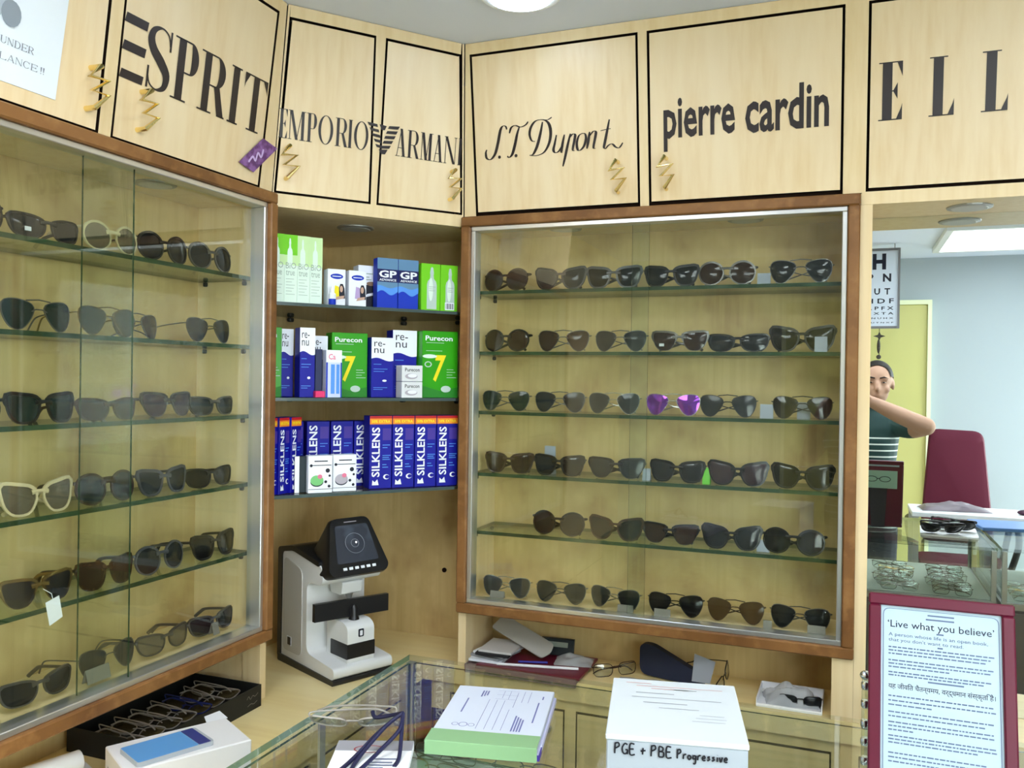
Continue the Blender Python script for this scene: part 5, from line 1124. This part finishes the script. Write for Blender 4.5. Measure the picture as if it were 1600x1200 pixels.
MB().prism([(-.03, .15), (.03, .15), (.022, .0), (-.022, .0)], lambda a, b, d: (a, .0085+(.15-b)*.36+d, b*.84+.0245), 0, .002).obj('easel_leg', M_('easel_black', (30, 24, 28), .5), tS)
SX0, SX1 = -.062, .062; fs_ = lambda a, b, d=0: (a, -.0014, b)
SI = M_('sign_ink', (36, 40, 60), .6); SIL = M_('sign_ink_light', (92, 106, 136), .6)
mb = MB(); put_text(mb, fs_, "\u2018Live what you believe\u2019", -.0600, .0600, .2085, .2200); mb.obj('title', SI, tS)
mb = MB(); put_text(mb, fs_, 'A person whose life is an open book,', -.0590, .0530, .1990, .2045); put_text(mb, fs_, "that you don't want to read.", -.0590, .0260, .1925, .1980); mb.obj('subtitle', SIL, tS)
mb = MB(); put_text(mb, fs_, 'यह जीवित चैतन्यमय, वर्द्धमान संस्कृति है।', -.0590, .0600, .1345, .1440); mb.obj('hindi_title', SI, tS)
mb = MB(); rr = random.Random(3)
def dashes(b, a1=.060):
    a = -.059
    while a < a1-.004:
        w = rr.uniform(.002, .0075); w = min(w, a1-a); mb.add([fs_(a, b), fs_(a+w, b), fs_(a+w, b+.0016), fs_(a, b+.0016)], [(0, 1, 2, 3)]); a += w+.0012
for b, e in ((.1860, .06), (.1820, .06), (.1780, .05), (.1700, .06), (.1660, .06), (.1620, .01), (.1555, .06), (.1520, .05), (.1270, .06), (.1215, .06), (.1165, -.01), (.1080, .06), (.1030, .05), (.0960, .06), (.0915, .06), (.0870, -.03), (.0800, .06), (.0760, .06), (.0720, .04), (.060, .05), (.055, .05), (.050, .03)): dashes(b, e)
for b, a0, a1 in ((.2235, -.016, .016), (.2285, -.014, .016), (.148, -.014, .026), (.2065, -.004, .004), (.190, -.003, .003)): mb.add([fs_(a0, b), fs_(a1, b), fs_(a1, b+.0018), fs_(a0, b+.0018)], [(0, 1, 2, 3)])
o = mb.obj('body_print', SIL, tS); o['kind'] = 'stuff'
mb = MB(); eo = rpoly([(-.0655, .018), (.0655, .018), (.0655, .2345), (-.0655, .2345)], .008); ei = [(a*.988, .126+(b-.126)*.9945) for a, b in eo]; n_ = len(eo)
mb.add([fs_(a, b) for a, b in eo]+[fs_(a, b) for a, b in ei], [(i, (i+1) % n_, n_+(i+1) % n_, n_+i) for i in range(n_)]); mb.obj('printed_border', SIL, tS)
# ringed chrome rod beside the sign
cr_ = thing('chrome_rod', 'slim ringed chrome and glass rod standing left of the burgundy sign', 'rod', at(.030, 1.215, GTOP+.0005), (0, 0, 0))
MB().lathe([(.012, 0), (.012, .003), (.005, .005)], 16).obj('foot', CHROME, cr_, smooth=True)
MB().lathe([(.0042, .005), (.0042, .132)], 12).obj('stem', glass('rod_glass', (.88, .92, .86), 1.5), cr_, smooth=True)
for z in (.02, .045, .068, .094, .118): MB().lathe([(.0043, z), (.0052, z+.002), (.0052, z+.008), (.0043, z+.010)], 14).obj('ring', CHROME, cr_, smooth=True)
MB().ell((0, 0, .136), (.007, .007, .006), 14, 8).obj('cap', CHROME, cr_, smooth=True)
# tray of sunglasses and blue folder farther along the counter (mirror)
tt = thing('white_tray', 'white tray of black sunglasses on the counter behind the burgundy sign', 'tray', at(.345, 1.18, GTOP+.0005, 4), (0, 0, 0))
MB().prism(rpoly([(-.09, -.11), (.09, -.11), (.09, .11), (-.09, .11)], .02), up, 0, .006).obj('tray', WHITE, tt)
for k_, (x, y, a) in enumerate(((.315, 1.245, 174), (.365, 1.155, 188))): place_glasses(('wayfarer', 'round')[k_], 'black', 'black', at(x, y, GTOP+.0085, a) @ Matrix.Rotation(math.radians(60), 4, 'X'), 'black sunglasses, %s from the aisle in the white tray on the counter' % ORD[k_], 'sunglasses', 'sunglasses in the white tray', True)
o = MB().cbox(-.15, .15, -.10, .10, 0, .012, .002).obj('blue_folder', M_('folder_blue', (96, 140, 206), .35)); o.matrix_world = at(.60, .96, GTOP+.0005, -8); tag(o, 'pale blue folder lying on the second glass counter', 'folder')

# ------------------------------------------------------------------ the photographer, seen in the mirror
def build_person():
    base = (.09, -.33, 0)
    t = thing('person', 'man in dark green striped shirt raising a phone to his face', 'person', FW, base)
    SK, SHIRT, PANTS = M_('skin', (176, 140, 118), .6), None, M_('trousers', (44, 46, 56), .7)
    SHIRT = mat('striped_shirt', (20, 58, 56), .7); nt = SHIRT.node_tree; b = nt.nodes['Principled BSDF']
    tc = nt.nodes.new('ShaderNodeTexCoord'); sx = nt.nodes.new('ShaderNodeSeparateXYZ'); nt.links.new(tc.outputs['Object'], sx.inputs[0])
    md = nt.nodes.new('ShaderNodeMath'); md.operation = 'PINGPONG'; md.inputs[1].default_value = .016; nt.links.new(sx.outputs[2], md.inputs[0])
    lt = nt.nodes.new('ShaderNodeMath'); lt.operation = 'LESS_THAN'; lt.inputs[1].default_value = .0035; nt.links.new(md.outputs[0], lt.inputs[0])
    hi = nt.nodes.new('ShaderNodeMath'); hi.operation = 'LESS_THAN'; hi.inputs[1].default_value = 1.288; nt.links.new(sx.outputs[2], hi.inputs[0])
    ml = nt.nodes.new('ShaderNodeMath'); ml.operation = 'MULTIPLY'; nt.links.new(lt.outputs[0], ml.inputs[0]); nt.links.new(hi.outputs[0], ml.inputs[1])
    mx = nt.nodes.new('ShaderNodeMix'); mx.data_type = 'RGBA'; mx.inputs[6].default_value = lin(20, 58, 56); mx.inputs[7].default_value = lin(220, 232, 226)
    nt.links.new(ml.outputs[0], mx.inputs[0]); nt.links.new(mx.outputs[2], b.inputs['Base Color'])
    mb = MB(); bones = []
    def limb(P, R_, mi, n=4):
        P = [Vector(p) for p in P]; pts = crom(P, n); rs = []
        for i in range(len(pts)):
            q = i/n; k = min(int(q), len(R_)-2); rs.append(R_[k]+(R_[k+1]-R_[k])*(q-k))
        mb.tube(pts, rs, 14); mb.ell(pts[0], (rs[0],)*3, 12, 8); mb.ell(pts[-1], (rs[-1],)*3, 12, 8)
        for a, c in zip(pts[:-1], pts[1:]): bones.append((a, c, mi))
    # torso: stacked ellipses
    lev = [(.88, .155, .105), (.95, .165, .115), (1.05, .158, .115), (1.15, .162, .118), (1.25, .172, .120), (1.33, .178, .110), (1.39, .150, .090), (1.425, .085, .070), (1.45, .060, .060)]
    cxy = lambda z: (.09+max(0, z-1.3)*.16, -.33-.005)
    vs = []; n = 24; fs = []
    for z, a, c in lev:
        x, y = cxy(z)
        for k in range(n): q = 2*PI*k/n; vs.append((x+a*math.copysign(abs(math.cos(q))**.85, math.cos(q)), y+c*math.copysign(abs(math.sin(q))**.85, math.sin(q)), z))
    for j in range(len(lev)-1):
        for k in range(n): fs.append((j*n+k, j*n+(k+1) % n, (j+1)*n+(k+1) % n, (j+1)*n+k))
    fs += [tuple(range(n-1, -1, -1)), tuple((len(lev)-1)*n+k for k in range(n))]; mb.add(vs, fs)
    bones.append((Vector((.09, -.335, .98)), Vector((.09, -.335, 1.36)), 1)); bones.append((Vector((.0, -.335, 1.30)), Vector((.19, -.335, 1.30)), 1))
    for sd in (-1, 1): limb([(.09+sd*.085, -.335, .93), (.09+sd*.10, -.32, .50), (.09+sd*.105, -.34, .10)], [.098, .066, .048], 2); mb.ell((.09+sd*.11, -.29, .045), (.048, .125, .045), 14, 8); bones.append((Vector((.09+sd*.11, -.36, .04)), Vector((.09+sd*.11, -.2, .04)), 2))
    limb([(.125, -.325, 1.41), (.145, -.315, 1.50)], [.060, .056], 0)
    # right arm raised to the phone, left arm supporting
    limb([(.228, -.335, 1.355), (.305, -.22, 1.335), (.37, -.095, 1.352)], [.062, .052, .044], 3); limb([(.37, -.095, 1.352), (.25, -.080, 1.405), (.118, -.075, 1.470)], [.045, .042, .028], 0)
    limb([(-.050, -.335, 1.355), (-.115, -.24, 1.27), (-.150, -.13, 1.215)], [.062, .050, .043], 3); limb([(-.150, -.13, 1.215), (-.125, -.09, 1.33), (-.085, -.075, 1.455)], [.044, .040, .028], 0)
    # hands: palm and five fingers each, closed on the phone
    for sd, w in ((1, Vector((.118, -.075, 1.470))), (-1, Vector((-.085, -.075, 1.455)))):
        p = w+Vector((-sd*.028, .008, .040)); mb.ell(p, (.020, .018, .042), 14, 10, M=Matrix.Rotation(sd*-.5, 3, 'Y')); bones.append((w, p, 0))
        for k, (ln, zz) in enumerate(((.062, .062), (.068, .052), (.064, .040), (.052, .028))):
            a = p+Vector((sd*.010, .010, zz-.040)); c = a+Vector((sd*.004, .026, .012)); e = c+Vector((-sd*.026, .006, .003)); g_ = e+Vector((-sd*(ln-.05), -.010, 0))
            limb([a, c, e, g_], [.0095, .009, .0085, .0075], 0, 3)
        a = p+Vector((0, -.012, -.02)); limb([a, a+Vector((-sd*.022, -.010, .012)), a+Vector((-sd*.036, .004, .028)), a+Vector((-sd*.040, .012, .040))], [.012, .011, .0095, .0085], 0, 3)
    # head
    H = Vector((.152, -.300, 1.565))
    mb.ell(H+Vector((0, -.012, .022)), (.076, .096, .088), 22, 16); mb.ell(H+Vector((0, .018, -.045)), (.058, .066, .072), 20, 14); mb.ell(H+Vector((0, .045, -.088)), (.030, .028, .026), 14, 10)
    mb.ell(H+Vector((0, .088, -.020)), (.013, .018, .026), 12, 10); mb.ell(H+Vector((0, .098, -.034)), (.015, .013, .011), 12, 8); mb.tube([H+Vector((0, .076, .012)), H+Vector((0, .092, -.03))], .009, 8)
    for sd in (-1, 1): mb.ell(H+Vector((sd*.032, .070, .018)), (.026, .014, .010), 12, 8); mb.ell(H+Vector((sd*.078, -.010, -.010)), (.009, .020, .032), 12, 8); mb.ell(H+Vector((sd*.042, .050, -.035)), (.022, .022, .022), 12, 8)
    mb.ell(H+Vector((0, .077, -.064)), (.024, .010, .007), 12, 6); mb.ell(H+Vector((0, .075, -.074)), (.020, .010, .007), 12, 6)
    bones.append((H+Vector((0, 0, -.06)), H+Vector((0, 0, .06)), 0))
    me = mb.mesh('body_src', SK); src = bpy.data.objects.new('body_src', me); COL.objects.link(src)
    md_ = src.modifiers.new('r', 'REMESH'); md_.mode = 'VOXEL'; md_.voxel_size = .0075
    sm = src.modifiers.new('s', 'SMOOTH'); sm.iterations = 3; sm.factor = .5
    dg = bpy.context.evaluated_depsgraph_get(); ev = src.evaluated_get(dg); nm = bpy.data.meshes.new_from_object(ev)
    bpy.data.objects.remove(src)
    nm.materials.clear()
    for m in (SK, SHIRT, PANTS): nm.materials.append(m)
    segs = [(a, c-a, (c-a).length_squared or 1e-9, mi) for a, c, mi in bones]; idx = []
    sh_r = Vector((.228, -.335, 1.355)); sh_l = Vector((-.050, -.335, 1.355))
    for p in nm.polygons:
        c = p.center; best = 9; bm_ = 0
        if c.z > 1.44 and abs(c.x-.14) < .11 and c.y < -.17: bm_ = 0
        else:
            for a, d_, l2, mi in segs:
                q = max(0, min(1, (c-a).dot(d_)/l2)); e = (a+d_*q-c).length
                if mi in (1,): e -= .09
                if mi == 3: e -= .01
                if e < best: best = e; bm_ = mi
            if bm_ == 3: bm_ = 1 if min((c-sh_r).length, (c-sh_l).length) < .20 else 0
        idx.append(bm_)
    nm.polygons.foreach_set('material_index', idx); nm.polygons.foreach_set('use_smooth', [True]*len(nm.polygons))
    nm.transform(Matrix.Translation(Vector(base)*-1))
    nm.name = 'body'; link('body', nm, t)
    # hair, brows, eyes
    hr = MB(); vs = []; fs = []; nu, nv = 30, 14; c = H+Vector((0, -.014, .024))
    for j in range(nv+1):
        for i in range(nu):
            q = 2*PI*i/nu; fwd = math.sin(q)                                   # +1 = forehead
            low = -.30 if fwd < -.2 else (-.30+(fwd+.2)/1.2*1.12)
            if abs(math.cos(q)) > .75 and fwd > -.3: low = min(low, .06)
            ph = PI/2-(PI/2-low)*j/nv; r = 1.0+.03*(1-j/nv*.3)
            vs.append(c+Vector((.079*r*math.cos(ph)*math.cos(q), .099*r*math.cos(ph)*fwd, .090*r*math.sin(ph))))
    for j in range(nv):
        for i in range(nu): fs.append((j*nu+i, (j+1)*nu+i, (j+1)*nu+(i+1) % nu, j*nu+(i+1) % nu))
    hr.add(vs, fs); hr.obj('hair', M_('hair_dark', (26, 20, 18), .6), t, smooth=True)
    for sd in (-1, 1):
        ey = MB().ell(H+Vector((sd*.031, .0735, .0)), (.0120, .0080, .0036), 12, 8).obj('eye', M_('eye_white', (150, 136, 126), .4), t, smooth=True)
        MB().ell(H+Vector((sd*.031, .0805, .0)), (.0046, .0022, .0034), 10, 6).obj('iris', M_('iris_dark', (30, 20, 16), .2), ey, smooth=True)
        MB().tube([H+Vector((sd*.012, .083, .022)), H+Vector((sd*.032, .082, .027)), H+Vector((sd*.052, .070, .020))], [.003, .0036, .002], 8).obj('eyebrow', M_('brow_dark', (34, 24, 20), .6), t, smooth=True)
    ph = thing('camera_phone', 'dark phone held up in front of the man', 'phone', FW, (.005, -.020, 1.505))
    MB().cbox(-.075, .082, -.0215, -.0135, 1.508, 1.588, .002).obj('body', BLACKP, ph); MB().lathe([(.005, 0), (.005, .0008)], 16).obj('lens_ring', ALUD, ph, off=(0, 0, 0)).matrix_local = Matrix.Translation((-.005, .0066, .045)) @ Matrix.Rotation(-PI/2, 4, 'X')
    return t
build_person()

# ------------------------------------------------------------------ furniture behind the camera, seen in the mirror
ch = thing('office_chair', 'burgundy high-backed office chair with black armrests behind the white table', 'chair', at(.645, -1.22, 0), (0, 0, 0))
CHF = M_('chair_burgundy', (82, 12, 38), .7); CBK = M_('chair_black', (28, 28, 30), .4)
bkp = rpoly([(-.205, .60), (.205, .60), (.150, 1.275), (-.150, 1.285)], .06, 6)
def cushion(mb, poly, fn, th):
    n = len(poly); cx = sum(a for a, b in poly)/n; cy = sum(b for a, b in poly)/n; R_ = lambda k: [(cx+(a-cx)*k, cy+(b-cy)*k) for a, b in poly]
    lay = [(R_(.80), -th), (R_(.95), -th*.8), (R_(1), -th*.3), (R_(1), th*.3), (R_(.95), th*.8), (R_(.80), th)]
    vs = [fn(a, b, d) for q, d in lay for a, b in q]; fs = [(j*n+i, j*n+(i+1) % n, (j+1)*n+(i+1) % n, (j+1)*n+i) for j in range(5) for i in range(n)]+[tuple(range(n-1, -1, -1)), tuple(5*n+i for i in range(n))]
    return mb.add(vs, fs)
cushion(MB(), bkp, lambda a, b, d: (a, -.10-(b-.6)*.16+d, b), .035).obj('backrest', CHF, ch, smooth=True)
cushion(MB(), rpoly([(-.235, -.10), (.235, -.10), (.235, .36), (-.235, .36)], .08, 6), lambda a, b, d: (a, b, .50+d), .04).obj('seat', CHF, ch, smooth=True)
for sd in (-1, 1): MB().tube(crom([(sd*.24, -.06, .50), (sd*.275, -.06, .70), (sd*.275, .02, .755), (sd*.275, .18, .75), (sd*.275, .25, .66), (sd*.24, .22, .50)], 5), .018, 10).obj('armrest', CBK, ch, smooth=True)
MB().lathe([(.028, .12), (.028, .34), (.04, .36), (.04, .46)], 16, (0, .13, 0)).obj('gas_post', CBK, ch, smooth=True)
for k_ in range(5):
    q = 2*PI*k_/5+.3; lg = MB().tube([(0, .13, .13), (.27*math.cos(q), .13+.27*math.sin(q), .075)], [.026, .016], 8).obj('leg', CBK, ch, smooth=True)
    MB().ell((.27*math.cos(q), .13+.27*math.sin(q), .034), (.030, .018, .033), 12, 8).obj('caster', CBK, lg, smooth=True)
dk = thing('side_table', 'white topped table in front of the burgundy chair', 'table', at(.80, -.66, 0), (0, 0, 0))
MB().cbox(-.46, .60, -.17, .17, .855, .88, .003).obj('table_top', M_('table_white', (226, 230, 236), .4), dk)
for a in (-.44, .56):
    for b in (-.15, .15): MB().box(a-.015, a+.015, b-.015, b+.015, 0, .855).obj('leg', ALUD, dk)
crumple('plastic_bag', 'large crumpled grey plastic bag on the white table', 'bag', .34, .16, .055, at(.56, -.66, .881, -8), M_('grey_bag', (120, 110, 118), .3), 21)
o = MB().ell((0, 0, .014), (.05, .03, .016), 16, 8).obj('computer_mouse', M_('mouse_plum', (70, 40, 60), .3), smooth=True); o.matrix_world = at(.90, -.62, .8795); tag(o, 'dark plum computer mouse on the white table', 'mouse')
# hanging eye chart and ornament
ec = thing('eye_chart', 'hanging letter eye chart in a grey frame, seen in the mirror', 'eye chart', FW, (.19, -1.2, 1.90))
GF = M_('chart_frame_grey', (112, 112, 116), .5)
for b_ in ((.078, .302, 1.90, 1.914), (.078, .302, 2.378, 2.392), (.078, .090, 1.914, 2.378), (.290, .302, 1.914, 2.378)): MB().box(b_[0], b_[1], -1.215, -1.19, b_[2], b_[3]).obj('frame_bar', GF, ec)
MB().box(.090, .290, -1.21, -1.197, 1.914, 2.378).obj('board', M_('chart_board', (206, 216, 232), .5), ec)
fe_ = lambda a, b, d=0: (a, -1.1965, b); mb = MB()
put_text(mb, fe_, 'H', .145, .222, 2.262, 2.360, .05); put_text(mb, fe_, 'P', .110, .152, 2.187, 2.237, .04); put_text(mb, fe_, 'N', .205, .252, 2.187, 2.237, .04)
put_text(mb, fe_, 'U', .157, .190, 2.108, 2.147, .03); put_text(mb, fe_, 'T', .215, .247, 2.108, 2.147, .03); put_text(mb, fe_, 'F', .108, .134, 2.108, 2.147, .03)
for w_, z, h_ in (('H D F', 2.054, .030), ('A P F X', 2.014, .021), ('N X T A', 1.985, .015), ('T N U H X', 1.958, .010), ('H U T N X F', 1.932, .008)): put_text(mb, fe_, w_, .112, .268, z, z+h_, .02)
mb.obj('letters', DNAVY, ec)
for a in (.11, .27): MB().tube([(a, -1.2, 2.392), (a, -1.2, CEIL)], .002, 6).obj('cord', GF, ec)
hc = thing('hanging_charm', 'dark star charm on a string under the eye chart', 'ornament', FW, (.19, -1.2, 1.72)); CHM = M_('charm_dark', (56, 52, 44), .5)
MB().tube([(.19, -1.2, 1.90), (.19, -1.2, 1.72)], .002, 6).obj('string', CHM, hc)
MB().prism([((.035 if i % 2 == 0 else .012)*math.cos(i*PI/4+PI/4*0), (.03 if i % 2 == 0 else .012)*math.sin(i*PI/4)) for i in range(8)], lambda a, b, d: (.19+a, -1.2+d, 1.853+b), -.004, .004).obj('star', CHM, hc)
MB().ell((.187, -1.2, 1.79), (.010, .006, .045), 10, 8).obj('leaf', CHM, hc, smooth=True); MB().ell((.188, -1.2, 1.725), (.014, .008, .014), 10, 8).obj('bead', CHM, hc, smooth=True)
